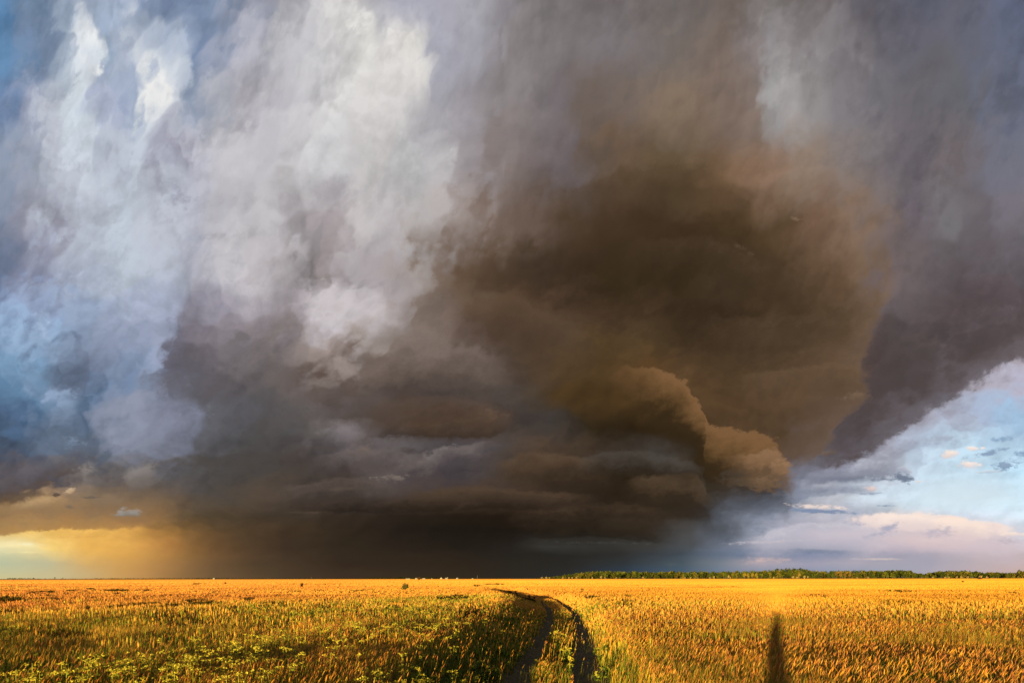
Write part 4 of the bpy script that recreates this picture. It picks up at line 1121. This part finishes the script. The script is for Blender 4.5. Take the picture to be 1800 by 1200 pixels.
def branchy(h, spread, n, r, seed):
    g = np.random.default_rng(seed)
    segs = [((0, 0, -0.05), (0.02 * h, 0, 0.55 * h), r, r * 0.55), ((0.02 * h, 0, 0.55 * h), (0, 0.03 * h, 0.92 * h), r * 0.55, r * 0.15)]
    for k in range(n):
        z = h * (0.22 + 0.55 * g.random()); a = g.random() * 6.28
        e = (math.cos(a) * spread * (0.6 + 0.4 * g.random()), math.sin(a) * spread * (0.6 + 0.4 * g.random()), min(h, z + h * (0.2 + 0.25 * g.random())))
        segs.append(((0.01 * h, 0, z), e, r * 0.4, r * 0.1))
    return frustum_tubes(segs)

def crown_shape(lobes, n, size, cols):
    parts = [leaf_cloud(x, y, z, rx, ry, rz, max(3, int(n * k)), size, cols) for x, y, z, rx, ry, rz, k in lobes]
    return join(parts)

BUSHG = np.array([[0.075, 0.085, 0.020], [0.11, 0.12, 0.024], [0.05, 0.06, 0.016], [0.16, 0.14, 0.03]])
BUSHD = np.array([[0.060, 0.036, 0.016], [0.085, 0.050, 0.018], [0.04, 0.028, 0.014]])
BUSHR = np.array([[0.22, 0.085, 0.03], [0.15, 0.06, 0.025], [0.09, 0.05, 0.02]])

def lone_bush(px, py, w, h, label, cols, seed, name="bush", cat="bush", group=None, top=0.45, sink=0.40, lean=0.0, twigs=0):
    """w, h: breadth and height above the grass, in photo pixels"""
    global rng
    keep = rng; rng = np.random.default_rng(seed)
    x, d = place(px, py, top)
    k = d / F
    W, H = w * k, h * k + sink
    o = thing(name, label, cat, (x, d, float(height(np.array([x]), np.array([d]))[0])), 0, group)
    lobes = []
    for _ in range(7):
        a, q = rng.random() * 6.28, rng.random()
        z = H * (0.30 + 0.5 * rng.random())
        lobes.append((math.cos(a) * W * 0.25 * q + lean * z, math.sin(a) * W * 0.25 * q, z, W * 0.27, W * 0.27, H * 0.24, 1 / 7))
    V, C, L, S = crown_shape(lobes, 420, 0.052 * max(W, H), cols)
    tw = branchy(H * 0.95, W * 0.42, 6 + twigs, 0.03 * W + 0.005, seed)
    big_mesh("foliage", V, L, S, leafmat, C, parent=o)
    big_mesh("stem", tw[0], tw[1], tw[2], bark, parent=o)
    rng = keep
    return o

lone_bush(712, 1033.5, 20, 14, "bushy dark green shrub with bare twigs, standing alone in the golden field", BUSHG, 1, twigs=8, name="shrub", cat="shrub")
lone_bush(530, 1029, 6, 8, "small dark upright bush alone on the left of the field, leaning right", BUSHD, 2, lean=0.12)
lone_bush(396, 1023.6, 6, 3.6, "tiny dark bush far off on the left, left of the upright dark bush", BUSHD, 3)
lone_bush(437, 1035.2, 7, 2.2, "flat dark tussock, the left one of a close pair in the orange grass", BUSHD, 4, name="tussock", cat="tussock", sink=0.3, lean=0.4)
lone_bush(455.5, 1035.2, 7, 1.8, "flat dark tussock, the right one of a close pair in the orange grass", BUSHD, 5, name="tussock", cat="tussock", sink=0.3, lean=0.4)
lone_bush(127, 1048, 11, 2.8, "low brownish green bush among dark drifts at the far left of the field", BUSHG * 0.8, 6)
lone_bush(737, 1018.2, 5.5, 6.0, "rounded reddish brown tree in front of the white farm buildings", BUSHR, 7, name="small_tree", cat="tree", sink=0.5)
lone_bush(1023.5, 1035, 9, 4.2, "sparse dark low bush alone in the smooth gold right of the track", BUSHD * 1.3, 8)
lone_bush(911, 1043, 7, 3.2, "dark weedy clump at the left end of the track's far bend", BUSHD, 9, name="weed_clump", cat="clump", sink=0.3)
lone_bush(930, 1041.5, 5, 4.2, "dark weedy clump in the middle of the track's far bend", BUSHD, 10, name="weed_clump", cat="clump", sink=0.3)
lone_bush(939, 1042.5, 6, 3.2, "dark weedy clump at the right end of the track's far bend", BUSHD, 12, name="weed_clump", cat="clump", sink=0.3)
lone_bush(1692, 1022.4, 6, 2.4, "tiny dark red bush alone in the gold field before the forest at far right", BUSHR * 0.5, 13)
lone_bush(1722, 1017.4, 10, 2.4, "low rusty brown thicket just in front of the forest at far right", BUSHR * 0.8, 14, name="thicket", cat="thicket")

# ------------------------------------------------------------------ the forest on the right
DIST = 1400.0
SKYLINE = np.array([(940, 0.5), (952, 2.0), (965, 3.0), (980, 5.0), (1000, 7.5), (1018, 10.0), (1030, 11.5), (1060, 13.0), (1080, 12.5), (1100, 11.5), (1150, 11.5), (1200, 12.0), (1250, 11.5), (1290, 12.0),
                    (1340, 12.5), (1352, 14.0), (1366, 16.0), (1395, 17.0), (1412, 16.2), (1430, 13.5), (1450, 12.0), (1480, 13.0), (1510, 13.2), (1540, 12.5), (1570, 13.5), (1600, 13.0), (1606, 9.0), (1622, 8.0),
                    (1640, 9.5), (1652, 12.5), (1690, 13.0), (1712, 11.0), (1728, 9.0), (1740, 10.0), (1760, 9.0), (1786, 9.5), (1792, 13.5), (1820, 13.5), (1980, 12.0)])
SKYLINE[:, 1] *= 1.22
PXM = DIST / F

def forest_hill():
    xs = np.linspace(900, 2000, 80)
    ys = np.linspace(0, 1, 12)
    V = []
    for px in xs:
        hgt = max(0.0, np.interp(px, SKYLINE[:, 0], SKYLINE[:, 1]) - 14.0) * 0.9 * PXM + 1.5
        hgt = max(1.0, hgt)
        for q in ys:
            d = DIST + 40 + 900 * q
            V.append(((px - 900) / F * d, d, -1.0 + (hgt + 1.0) * (math.sin(math.pi * min(q * 2.2, 1.0) * 0.5) if q < 0.5 else 1.0 * (1 - (q - 0.5) * 2.2 if q > 0.5 else 1))))
    V = np.array(V); m = len(ys)
    i, j = np.meshgrid(np.arange(len(xs) - 1), np.arange(m - 1), indexing='ij')
    a = (i * m + j).ravel()
    L = np.stack((a, a + m, a + m + 1, a + 1), -1).ravel()
    o = big_mesh("hill", V, L, np.full(len(a), 4), flat_material("hill_floor", (0.05, 0.05, 0.018, 1), scale=0.02), smooth=True)
    o["kind"] = "structure"; o["label"] = "low wooded rise under the forest on the right"

TREE_COLS = [np.array([[0.060, 0.080, 0.014], [0.085, 0.100, 0.018], [0.045, 0.062, 0.012]]),
             np.array([[0.10, 0.115, 0.020], [0.075, 0.095, 0.016], [0.13, 0.13, 0.022]]),
             np.array([[0.045, 0.060, 0.012], [0.060, 0.072, 0.014], [0.035, 0.048, 0.010]]),
             np.array([[0.15, 0.13, 0.024], [0.11, 0.11, 0.02], [0.18, 0.14, 0.026]])]
TREE_COLS = [c * 0.74 for c in TREE_COLS]
def tree_shape(h, w, cols, seed, n=120):
    global rng
    keep = rng; rng = np.random.default_rng(seed)
    lobes = [(0, 0, h * 0.55, w * 0.40, w * 0.40, h * 0.38, 0.34)]
    for _ in range(6):
        a = rng.random() * 6.28; r = w * 0.30 * (0.5 + 0.5 * rng.random())
        lobes.append((math.cos(a) * r, math.sin(a) * r, h * (0.16 + 0.62 * rng.random()), w * 0.28, w * 0.28, h * 0.18, 0.11))
    out = crown_shape(lobes, n, 0.085 * w + 0.03 * h, cols)
    rng = keep
    return out

def forest_mass():
    """the wood reads as one mass: rows of crowns and trunks in one body"""
    g = np.random.default_rng(77)
    protos = [tree_shape(1.0, 0.62, TREE_COLS[k % 4], 100 + k) for k in range(10)]
    V, C, L, S, b = [], [], [], [], 0
    trunks = []
    for row in range(5):
        d0 = DIST + row * 55
        px = 940.0
        while px < 1960:
            px += (3.0 + 2.6 * g.random())
            top = np.interp(px, SKYLINE[:, 0], SKYLINE[:, 1])
            d = d0 + g.normal(0, 14)
            k = d / F
            tall = min(top, 13.6) * (0.70 + 0.42 * g.random()) if row < 3 else min(top, 14.0) * (0.86 + 0.16 * g.random())
            base = max(0.0, top - 14.0) * (0.25 * row if row < 4 else 1.0) * k
            if row == 0: tall *= 0.72 + 0.25 * g.random()
            H = tall * k
            if H < 1.5: continue
            pv, pc, pl, ps = protos[g.integers(0, 10)]
            a = g.random() * 6.28; ca, sa = math.cos(a), math.sin(a)
            W = H * 0.35 + 5.5
            q = pv * np.array([W / 0.62, W / 0.62, H])
            q = np.stack((q[:, 0] * ca - q[:, 1] * sa, q[:, 0] * sa + q[:, 1] * ca, q[:, 2]), -1) + np.array([(px - 900) / F * d, d, base])
            V.append(q); C.append(pc * (0.7 + 0.7 * g.random())); L.append(pl + b); S.append(ps); b += len(q)
            trunks.append((((px - 900) / F * d, d, base - 1), ((px - 900) / F * d, d, base + H * 0.6), 0.35, 0.2))
    o = big_mesh("forest", np.concatenate(V), np.concatenate(L), np.concatenate(S), leafmat, np.concatenate(C))
    o["kind"] = "stuff"; o["label"] = "dark green forest along the horizon on the right"
    t = frustum_tubes(trunks, 4)
    w = big_mesh("trunks", t[0], t[1], t[2], bark, parent=o)
    w["kind"] = "stuff"

forest_hill()
forest_mass()

def copy_tree(root):
    c = root.copy(); COL.objects.link(c)
    for ch in list(root.children):
        k = ch.copy(); COL.objects.link(k); k.parent = c
    return c

def edge_tree(h, w, cols, seed, name, n=160):
    o = thing(name, "", "tree")
    V, C, L, S = tree_shape(h, w, cols, seed, n)
    big_mesh("crown", V, L, S, leafmat, C, parent=o)
    t = branchy(h * 0.85, w * 0.3, 4, 0.03 * h, seed)
    big_mesh("trunk", t[0], t[1], t[2], bark, parent=o)
    return o

PALE = np.array([[0.34, 0.25, 0.11], [0.27, 0.20, 0.085], [0.40, 0.29, 0.14]])
GOLDLEAF = np.array([[0.23, 0.165, 0.03], [0.27, 0.19, 0.034], [0.17, 0.14, 0.026]])
ORLEAF = np.array([[0.20, 0.115, 0.028], [0.16, 0.10, 0.026], [0.13, 0.10, 0.024]])
g = np.random.default_rng(5)
def stand(o, px, dist, up=0.0):
    o.location = ((px - 900) / F * dist, dist, up)

# pale shrubs at the foot of the forest
first = None
shrub_spots = [(953, 6, 3), (960, 6, 3.2), (966, 5, 2.6), (990, 4.5, 2.6), (1000, 4, 2.6), (1006, 5, 3.0), (1014, 5, 3.6), (1041, 4, 2.6), (1057, 8, 4.6), (1064, 4, 2.8), (1083, 3.5, 2), (1131, 8, 3.4), (1136, 4, 2.4),
               (1204, 3.5, 2.4), (1214, 3.5, 2.4), (1248, 3.5, 2.6), (1255, 4, 4.0), (1281, 5, 5.2), (1284, 3, 3.0), (1360, 3.5, 2.6), (1394, 6, 3.4), (1402, 6, 3.4), (1414, 5, 4.6), (1420, 3.5, 3.6), (1507, 3, 2.2), (1526, 3, 2.2),
               (1640, 3.6, 2.6), (1662, 4.5, 2.6), (1668, 4, 2.4), (1682, 4, 3.0), (1690, 4, 4.2), (1701, 4, 3.0), (1724, 7, 4.2), (1735, 4, 3.6), (1744, 4, 2.6)]
base_shrub = [edge_tree(1.0, 1.05, PALE, 300 + k, "edge_shrub", 70) for k in range(3)]
for k, (px, w, h) in enumerate(shrub_spots):
    src = base_shrub[k % 3]
    o = src if k < 3 else copy_tree(src)
    d = DIST - 26 - 6 * g.random()
    s = d / F
    stand(o, px, d)
    o.scale = (w * s / 1.05, w * s / 1.05, (1.15 * h + 1.0) * s)
    o["label"] = "pale straw-coloured shrub at the foot of the dark forest"
    o["category"] = "shrub"; o["group"] = "pale shrubs along the forest edge"

gold_spots = [(1309, 7, 9.5), (1315, 6, 9.0), (1323, 6, 9.5), (1330, 6, 9.0), (1405, 6, 9.5)]
gold = [edge_tree(1.0, 0.62, GOLDLEAF, 340 + k, "golden_tree", 110) for k in range(2)]
for k, (px, w, h) in enumerate(gold_spots):
    o = gold[k % 2] if k < 2 else copy_tree(gold[k % 2])
    d = DIST - 12; s = d / F
    stand(o, px, d); o.scale = (w * s / 0.62, w * s / 0.62, (1.2 * h + 1) * s)
    o["label"] = "yellow-leaved tree catching the light in front of the forest"
    o["category"] = "tree"; o["group"] = "yellow trees in the forest front"
oran_spots = [(1470, 8, 11.5), (1478, 7, 12.0), (1486, 7, 11.0), (1494, 6, 11.0), (1447, 5, 9.0)]
oran = [edge_tree(1.0, 0.62, ORLEAF, 360 + k, "rusty_tree", 110) for k in range(2)]
for k, (px, w, h) in enumerate(oran_spots):
    o = oran[k % 2] if k < 2 else copy_tree(oran[k % 2])
    d = DIST - 12; s = d / F
    stand(o, px, d); o.scale = (w * s / 0.62, w * s / 0.62, (1.2 * h + 1) * s)
    o["label"] = "rusty orange tree in the forest, right of the wooded rise"
    o["category"] = "tree"; o["group"] = "rusty trees in the forest front"
dark = edge_tree(1.0, 0.7, TREE_COLS[2], 380, "broad_tree", 160)
d = DIST - 30; s = d / F
stand(dark, 1529, d); dark.scale = (13 * s, 13 * s, 12.5 * s)
tag(dark, "dark rounded tree at the front of the forest, left of the gap in its skyline", "tree")
dk2 = copy_tree(dark); stand(dk2, 1655, d); dk2.scale = (12 * s, 12 * s, 12.5 * s); tag(dk2, "dark tree at the forest front just right of the dip in its skyline", "tree")
dk3 = edge_tree(1.0, 0.8, TREE_COLS[3], 381, "broad_tree", 160)
stand(dk3, 1797, d); dk3.scale = (18 * s, 18 * s, 14 * s); tag(dk3, "taller brownish green tree at the very right end of the forest", "tree")

# ------------------------------------------------------------------ distant woods and trees on the left
def far_wood(name, label, spans, dist, seed):
    g = np.random.default_rng(seed)
    protos = [tree_shape(1.0, 0.9, TREE_COLS[2] * 0.6, seed + k, 46) for k in range(5)]
    V, C, L, S, b = [], [], [], [], 0
    for x0, x1, h0, h1, step in spans:
        px = x0
        while px < x1:
            px += step * (0.6 + 0.8 * g.random())
            h = h0 + (h1 - h0) * g.random()
            d = dist + g.normal(0, 25); k = d / F
            pv, pc, pl, ps = protos[g.integers(0, 5)]
            w = max(h * 1.0, 2.0) * k * (0.9 + 0.5 * g.random())
            q = pv * np.array([w / 0.9, w / 0.9, (h + 0.6) * k]) + np.array([(px - 900) / F * d, d, 0])
            V.append(q); C.append(pc); L.append(pl + b); S.append(ps); b += len(q)
    o = big_mesh(name, np.concatenate(V), np.concatenate(L), np.concatenate(S), leafmat, np.concatenate(C))
    o["kind"] = "stuff"; o["label"] = label
far_wood("distant_woods", "thin dark line of woods on the far left horizon", [(-90, 12, .6, 1.0, 2.0), (12, 60, 1.6, 2.8, 1.6), (60, 165, .8, 1.5, 1.8), (165, 345, 1.3, 2.2, 1.5), (345, 400, 1.6, 2.2, 1.5), (400, 640, 0.9, 1.7, 1.6)], 2500, 500)
far_wood("distant_grove", "dark grove behind the white farm buildings", [(640, 690, 2.4, 3.6, 1.8), (690, 772, 2.8, 4.2, 1.8), (772, 950, 0.9, 1.6, 1.8)], 1900, 520)
ft = None
for px, h, lab in ((96, 4.4, "tiny dark tree, taller than the rest, on the far left horizon"), (110, 3.4, "tiny dark tree just right of the tallest on the far left horizon"), (603, 3.4, "small dark tree on the horizon under the rain, left of the farm")):
    o = edge_tree(1.0, 0.8, TREE_COLS[2] * 0.6, 400, "distant_tree", 60) if ft is None else copy_tree(ft)
    ft = ft or o
    d = 2400.0; k = d / F
    stand(o, px, d); o.scale = (h * k, h * k, (h + 0.6) * k)
    tag(o, lab, "tree")

# ------------------------------------------------------------------ the farm on the horizon
white = flat_material("limewash", (0.40, 0.37, 0.32, 1), scale=0.8, var=0.08)
grey = flat_material("roof_sheet", (0.26, 0.24, 0.22, 1), scale=0.6, var=0.15)
pale = flat_material("pale_roof", (0.30, 0.27, 0.24, 1), scale=0.6, var=0.1)
dark = flat_material("dark_opening", (0.03, 0.028, 0.025, 1), scale=1.0)

def box(x0, x1, y0, y1, z0, z1):
    v = [(x0, y0, z0), (x1, y0, z0), (x1, y1, z0), (x0, y1, z0), (x0, y0, z1), (x1, y0, z1), (x1, y1, z1), (x0, y1, z1)]
    return v, [(0, 3, 2, 1), (4, 5, 6, 7), (0, 1, 5, 4), (1, 2, 6, 5), (2, 3, 7, 6), (3, 0, 4, 7)]

def farmhouse(px, wpx, wall, ridge, label, name, cat, gable_front=False, depth=8.0, roofmat=None, doors=(), windows=(), chimney=None, dist=1300.0, rz=0.0):
    k = dist / F
    o = thing(name, label, cat, ((px - 900) / F * dist, dist, 0), rz)
    w = 0.74 * wpx * k / 2; h = 0.74 * wall * k; r = 0.78 * ridge * k
    D = depth
    if gable_front:
        v = [(-w, 0, 0), (w, 0, 0), (w, D, 0), (-w, D, 0), (-w, 0, h), (w, 0, h), (w, D, h), (-w, D, h), (0, 0, r), (0, D, r)]
        f = [(0, 1, 5, 8, 4), (1, 2, 6, 5), (2, 3, 7, 9, 6), (3, 0, 4, 7)]
        mesh_object("wall", v, f, white, o)
        e, t = 0.35, 0.22
        sl = (r - h) / w
        rv, rf = [], []
        for s in (-1, 1):
            b = len(rv)
            for y in (-e, D + e):
                rv += [(s * 0.001, y, r + 0.03), (s * (w + e), y, h - sl * e + 0.03), (s * (w + e), y, h - sl * e + t), (s * 0.001, y, r + t)]
            rf += [(b, b + 1, b + 2, b + 3), (b + 7, b + 6, b + 5, b + 4), (b, b + 4, b + 5, b + 1), (b + 3, b + 2, b + 6, b + 7), (b + 1, b + 5, b + 6, b + 2)]
        roof = mesh_object("roof", rv, rf, roofmat or grey, o)
    else:
        v = [(-w, 0, 0), (w, 0, 0), (w, D, 0), (-w, D, 0), (-w, 0, h), (w, 0, h), (w, D, h), (-w, D, h), (-w, D / 2, r), (w, D / 2, r)]
        f = [(0, 1, 5, 4), (1, 2, 6, 9, 5), (2, 3, 7, 6), (3, 0, 4, 8, 7)]
        mesh_object("wall", v, f, white, o)
        e, t = 0.4, 0.22
        sl = (r - h) / (D / 2)
        rv, rf = [], []
        for y, yo in ((0, -e), (D, D + e)):
            b = len(rv)
            for x in (-w - e, w + e):
                rv += [(x, D / 2, r + 0.03), (x, yo, h - sl * e + 0.03), (x, yo, h - sl * e + t), (x, D / 2, r + t)]
            rf += [(b, b + 1, b + 2, b + 3), (b + 7, b + 6, b + 5, b + 4), (b, b + 4, b + 5, b + 1), (b + 3, b + 2, b + 6, b + 7), (b + 1, b + 5, b + 6, b + 2)]
        roof = mesh_object("roof", rv, rf, roofmat or grey, o)
    for x, ww, hh in doors:
        v, f = box((x - ww / 2) * k, (x + ww / 2) * k, -0.06, 0.02, 0, hh * k); mesh_object("door", v, f, dark, o)
    for x, z, ww, hh in windows:
        v, f = box((x - ww / 2) * k, (x + ww / 2) * k, -0.05, 0.02, z * k, (z + hh) * k); mesh_object("window", v, f, dark, o)
    if chimney is not None:
        v, f = box(chimney * k - 0.4, chimney * k + 0.4, D / 2 - 0.4, D / 2 + 0.4, h, r + 1.4); mesh_object("chimney", v, f, white, roof)
    return o

farmhouse(717, 10, 1.3, 1.9, "long low white shed at the left end of the farm", "shed", "shed", roofmat=pale, windows=[(-3, .5, .8, .5), (0, .5, .8, .5), (3, .5, .8, .5)])
farmhouse(731.5, 4.5, 1.7, 2.9, "small white house just left of the reddish tree", "farm_house", "house", roofmat=pale, doors=[(.6, .6, 1.2)])
farmhouse(744.5, 7, 1.5, 2.4, "low white barn just right of the reddish tree", "barn", "barn", roofmat=pale, doors=[(-1.5, 1.2, 1.1)])
farmhouse(775.5, 4.4, 2.0, 4.0, "white gabled house with a dark doorway in the middle of its front", "farm_house", "house", gable_front=True, doors=[(0, 1.1, 1.9)], roofmat=pale)
farmhouse(784.5, 5.6, 1.7, 3.2, "white house with a tall chimney right of the gabled house", "farm_house", "house", chimney=2.0, doors=[(-1.2, .6, 1.2)], windows=[(.8, .7, .7, .6)], roofmat=pale)
farmhouse(803.5, 4.4, 1.8, 3.2, "bright white barn standing alone right of the farm houses", "barn", "barn", roofmat=pale, doors=[(.5, .9, 1.2)])
farmhouse(830.5, 3.2, 1.2, 2.2, "smallest white hut at the right end of the farm", "hut", "hut", gable_front=True, doors=[(0, .6, .9)], roofmat=pale)
farmhouse(759, 1.6, 1.2, 2.0, "tiny pale outhouse between the barn and the gabled house", "outhouse", "outhouse", roofmat=pale, doors=[(0, .5, .9)], depth=3.0)
farmhouse(375.5, 3.6, 1.6, 3.0, "lone white house against the rain on the left horizon", "farm_house", "house", dist=2300.0, roofmat=pale, doors=[(0, .6, 1.0)], depth=12.0)

def mast(px, top, label, name, cat, arms=True, dist=1300.0):
    k = dist / F
    o = thing(name, label, cat, ((px - 900) / F * dist, dist, 0))
    t = frustum_tubes([((0, 0, 0), (0, 0, top * k), 0.22, 0.12)], 8)
    big_mesh("pole", t[0], t[1], t[2], grey, parent=o)
    t = frustum_tubes([((-1.1, 0, top * k - 0.8), (1.1, 0, top * k - 0.8), 0.09, 0.09), ((-0.7, 0, top * k - 1.7), (0.7, 0, top * k - 1.7), 0.09, 0.09)], 6)
    big_mesh("crossarm", t[0], t[1], t[2], grey, parent=o)
mast(839, 6.5, "thin pole with crossarms standing right of the farm", "utility_pole", "pole")
mast(547.5, 4.0, "thin pole on the horizon under the rain, far left of the farm", "utility_pole", "pole", dist=2000.0)

# ------------------------------------------------------------------ the photographer behind the camera, whose shadow falls over the field
def photographer():
    cloth = flat_material("dark_jacket", (0.05, 0.06, 0.09, 1), scale=9.0)
    skin = flat_material("skin", (0.45, 0.28, 0.20, 1), rough=0.6, scale=6.0, var=0.08)
    hairm = flat_material("brown_hair", (0.05, 0.032, 0.02, 1), scale=30.0)
    s = R(SUN_AZ - 180)
    x0, y0 = -math.sin(s) * 0.52, -math.cos(s) * 0.52
    o = thing("person", "person in a dark jacket standing with arms hanging, whose long shadow falls over the grass", "person", (x0, y0, float(height(np.array([x0]), np.array([y0]))[0])), -s - R(60))
    o.scale = (1.12, 1.15, 1.065)
    J = {  # joint: (x, y, z, radius x, radius y)
        'pelvis': (0, 0, .98, .145, .105), 'waist': (0, 0, 1.12, .135, .10), 'chest': (0, .0, 1.34, .16, .11), 'collar': (0, 0, 1.50, .10, .085), 'neck': (0, .01, 1.57, .055, .055),
        'skull': (0, .02, 1.68, .075, .09), 'top': (0, .01, 1.77, .055, .065),
        'hipL': (-.09, 0, .92, .09, .09), 'kneeL': (-.10, .02, .50, .058, .06), 'ankL': (-.10, -.02, .09, .042, .045), 'toeL': (-.12, .16, .04, .042, .035),
        'hipR': (.09, 0, .92, .09, .09), 'kneeR': (.10, .02, .50, .058, .06), 'ankR': (.10, -.02, .09, .042, .045), 'toeR': (.12, .16, .04, .042, .035),
        'shL': (-.155, 0, 1.46, .062, .062), 'elL': (-.19, -.02, 1.19, .045, .045), 'wrL': (-.18, .06, .98, .030, .030),
        'shR': (.155, 0, 1.46, .062, .062), 'elR': (.19, -.02, 1.19, .045, .045), 'wrR': (.18, .06, .98, .030, .030)}
    E = [('pelvis', 'waist'), ('waist', 'chest'), ('chest', 'collar'), ('collar', 'neck'), ('neck', 'skull'), ('skull', 'top'),
         ('pelvis', 'hipL'), ('hipL', 'kneeL'), ('kneeL', 'ankL'), ('ankL', 'toeL'), ('pelvis', 'hipR'), ('hipR', 'kneeR'), ('kneeR', 'ankR'), ('ankR', 'toeR'),
         ('collar', 'shL'), ('shL', 'elL'), ('elL', 'wrL'), ('collar', 'shR'), ('shR', 'elR'), ('elR', 'wrR')]
    for sd, w in ((-1, 'wrL'), (1, 'wrR')):
        x, y, z = J[w][:3]
        p = 'palm' + w; J[p] = (x, y + .02, z - .075, .018, .032); E.append((w, p))
        for k, (dy, ln) in enumerate(((.028, .075), (.010, .085), (-.010, .08), (-.028, .062))):
            a, b = 'f%d%s' % (k, w), 'g%d%s' % (k, w)
            J[a] = (x - sd * .004, y + .02 + dy, z - .12, .0088, .0088); J[b] = (x - sd * .018, y + .024 + dy, z - .12 - ln * .7, .0078, .0078)
            E += [(p, a), (a, b)]
        a = 't' + w; J[a] = (x - sd * .012, y + .065, z - .085, .0095, .0095); E.append((p, a))
    keys = list(J)
    me = bpy.data.meshes.new("body")
    me.from_pydata([J[k][:3] for k in keys], [(keys.index(a), keys.index(b)) for a, b in E], [])
    body = bpy.data.objects.new("body", me); COL.objects.link(body); body.parent = o
    body.modifiers.new("skin", 'SKIN')
    for k, sv in zip(keys, me.skin_vertices[0].data):
        sv.radius = J[k][3:5]; sv.use_root = (k == 'pelvis')
    sub = body.modifiers.new("sub", 'SUBSURF'); sub.levels = 2; sub.render_levels = 2
    n = Net("clothed_figure")
    tc = n.node("ShaderNodeTexCoord"); sp = n.node("ShaderNodeSeparateXYZ"); n.put(sp.inputs[0], tc.outputs['Object'])
    up = n.m('GREATER_THAN', sp.outputs[2], 1.555)
    side = n.m('GREATER_THAN', n.m('ABSOLUTE', sp.outputs[0]), 0.150)
    hand = n.m('MULTIPLY', side, n.m('MULTIPLY', n.m('LESS_THAN', sp.outputs[2], 0.965), n.m('GREATER_THAN', sp.outputs[2], 0.70)))
    fl = n.noise(tc.outputs['Object'], 9.0, 4.0)
    trousers = n.m('LESS_THAN', sp.outputs[2], 0.96)
    c = n.mix(trousers, n.ramp(fl, [(0.3, (0.04, 0.05, 0.08, 1)), (0.7, (0.07, 0.08, 0.11, 1))]), (0.035, 0.03, 0.028, 1))
    c = n.mix(n.m('MAXIMUM', up, hand), c, (0.46, 0.29, 0.21, 1))
    b = n.node("ShaderNodeBsdfPrincipled"); n.put(b.inputs['Base Color'], c); b.inputs['Roughness'].default_value = 0.8
    out = n.node("ShaderNodeOutputMaterial"); n.t.links.new(b.outputs[0], out.inputs[0])
    me.materials.append(n.mat)
    # hair: a cap over the skull
    V, Fc = [], []
    for j in range(7):
        th = R(8 + 82 * j / 6)
        for i in range(16):
            ph = 2 * math.pi * i / 16
            front = max(0.0, math.sin(ph))
            t2 = th * (1 - 0.42 * front)
            r = 1.0 + 0.03 * math.sin(5 * ph + j)
            V.append((0.088 * r * math.sin(t2) * math.cos(ph), 0.012 + 0.105 * r * math.sin(t2) * math.sin(ph), 1.705 + 0.108 * r * math.cos(t2)))
    for j in range(6):
        for i in range(16):
            Fc.append((j * 16 + i, j * 16 + (i + 1) % 16, (j + 1) * 16 + (i + 1) % 16, (j + 1) * 16 + i))
    Fc.append(tuple(range(16))[::-1])
    mesh_object("hair", V, Fc, hairm, o, smooth=True)
    # face
    def ball(c, r, sy=1.0):
        vs, fs = [], []
        for j in range(7):
            t = math.pi * j / 6
            for i in range(10):
                p = 2 * math.pi * i / 10
                vs.append((c[0] + r[0] * math.sin(t) * math.cos(p), c[1] + r[1] * math.sin(t) * math.sin(p), c[2] + r[2] * math.cos(t)))
        for j in range(6):
            for i in range(10):
                fs.append((j * 10 + i, (j + 1) * 10 + i, (j + 1) * 10 + (i + 1) % 10, j * 10 + (i + 1) % 10))
        return vs, fs
    eyem = flat_material("eye", (0.5, 0.48, 0.45, 1), rough=0.2); lipm = flat_material("lips", (0.40, 0.18, 0.15, 1))
    for sx in (-1, 1):
        v, f = ball((sx * .03, .098, 1.685), (.012, .010, .008)); mesh_object("eye", v, f, eyem, o, smooth=True)
        v, f = ball((sx * .082, .012, 1.675), (.012, .022, .034)); mesh_object("ear", v, f, skin, o, smooth=True)
    v, f = ball((0, .112, 1.662), (.014, .020, .026)); mesh_object("nose", v, f, skin, o, smooth=True)
    v, f = ball((0, .098, 1.622), (.024, .010, .008)); mesh_object("mouth", v, f, lipm, o, smooth=True)
photographer()
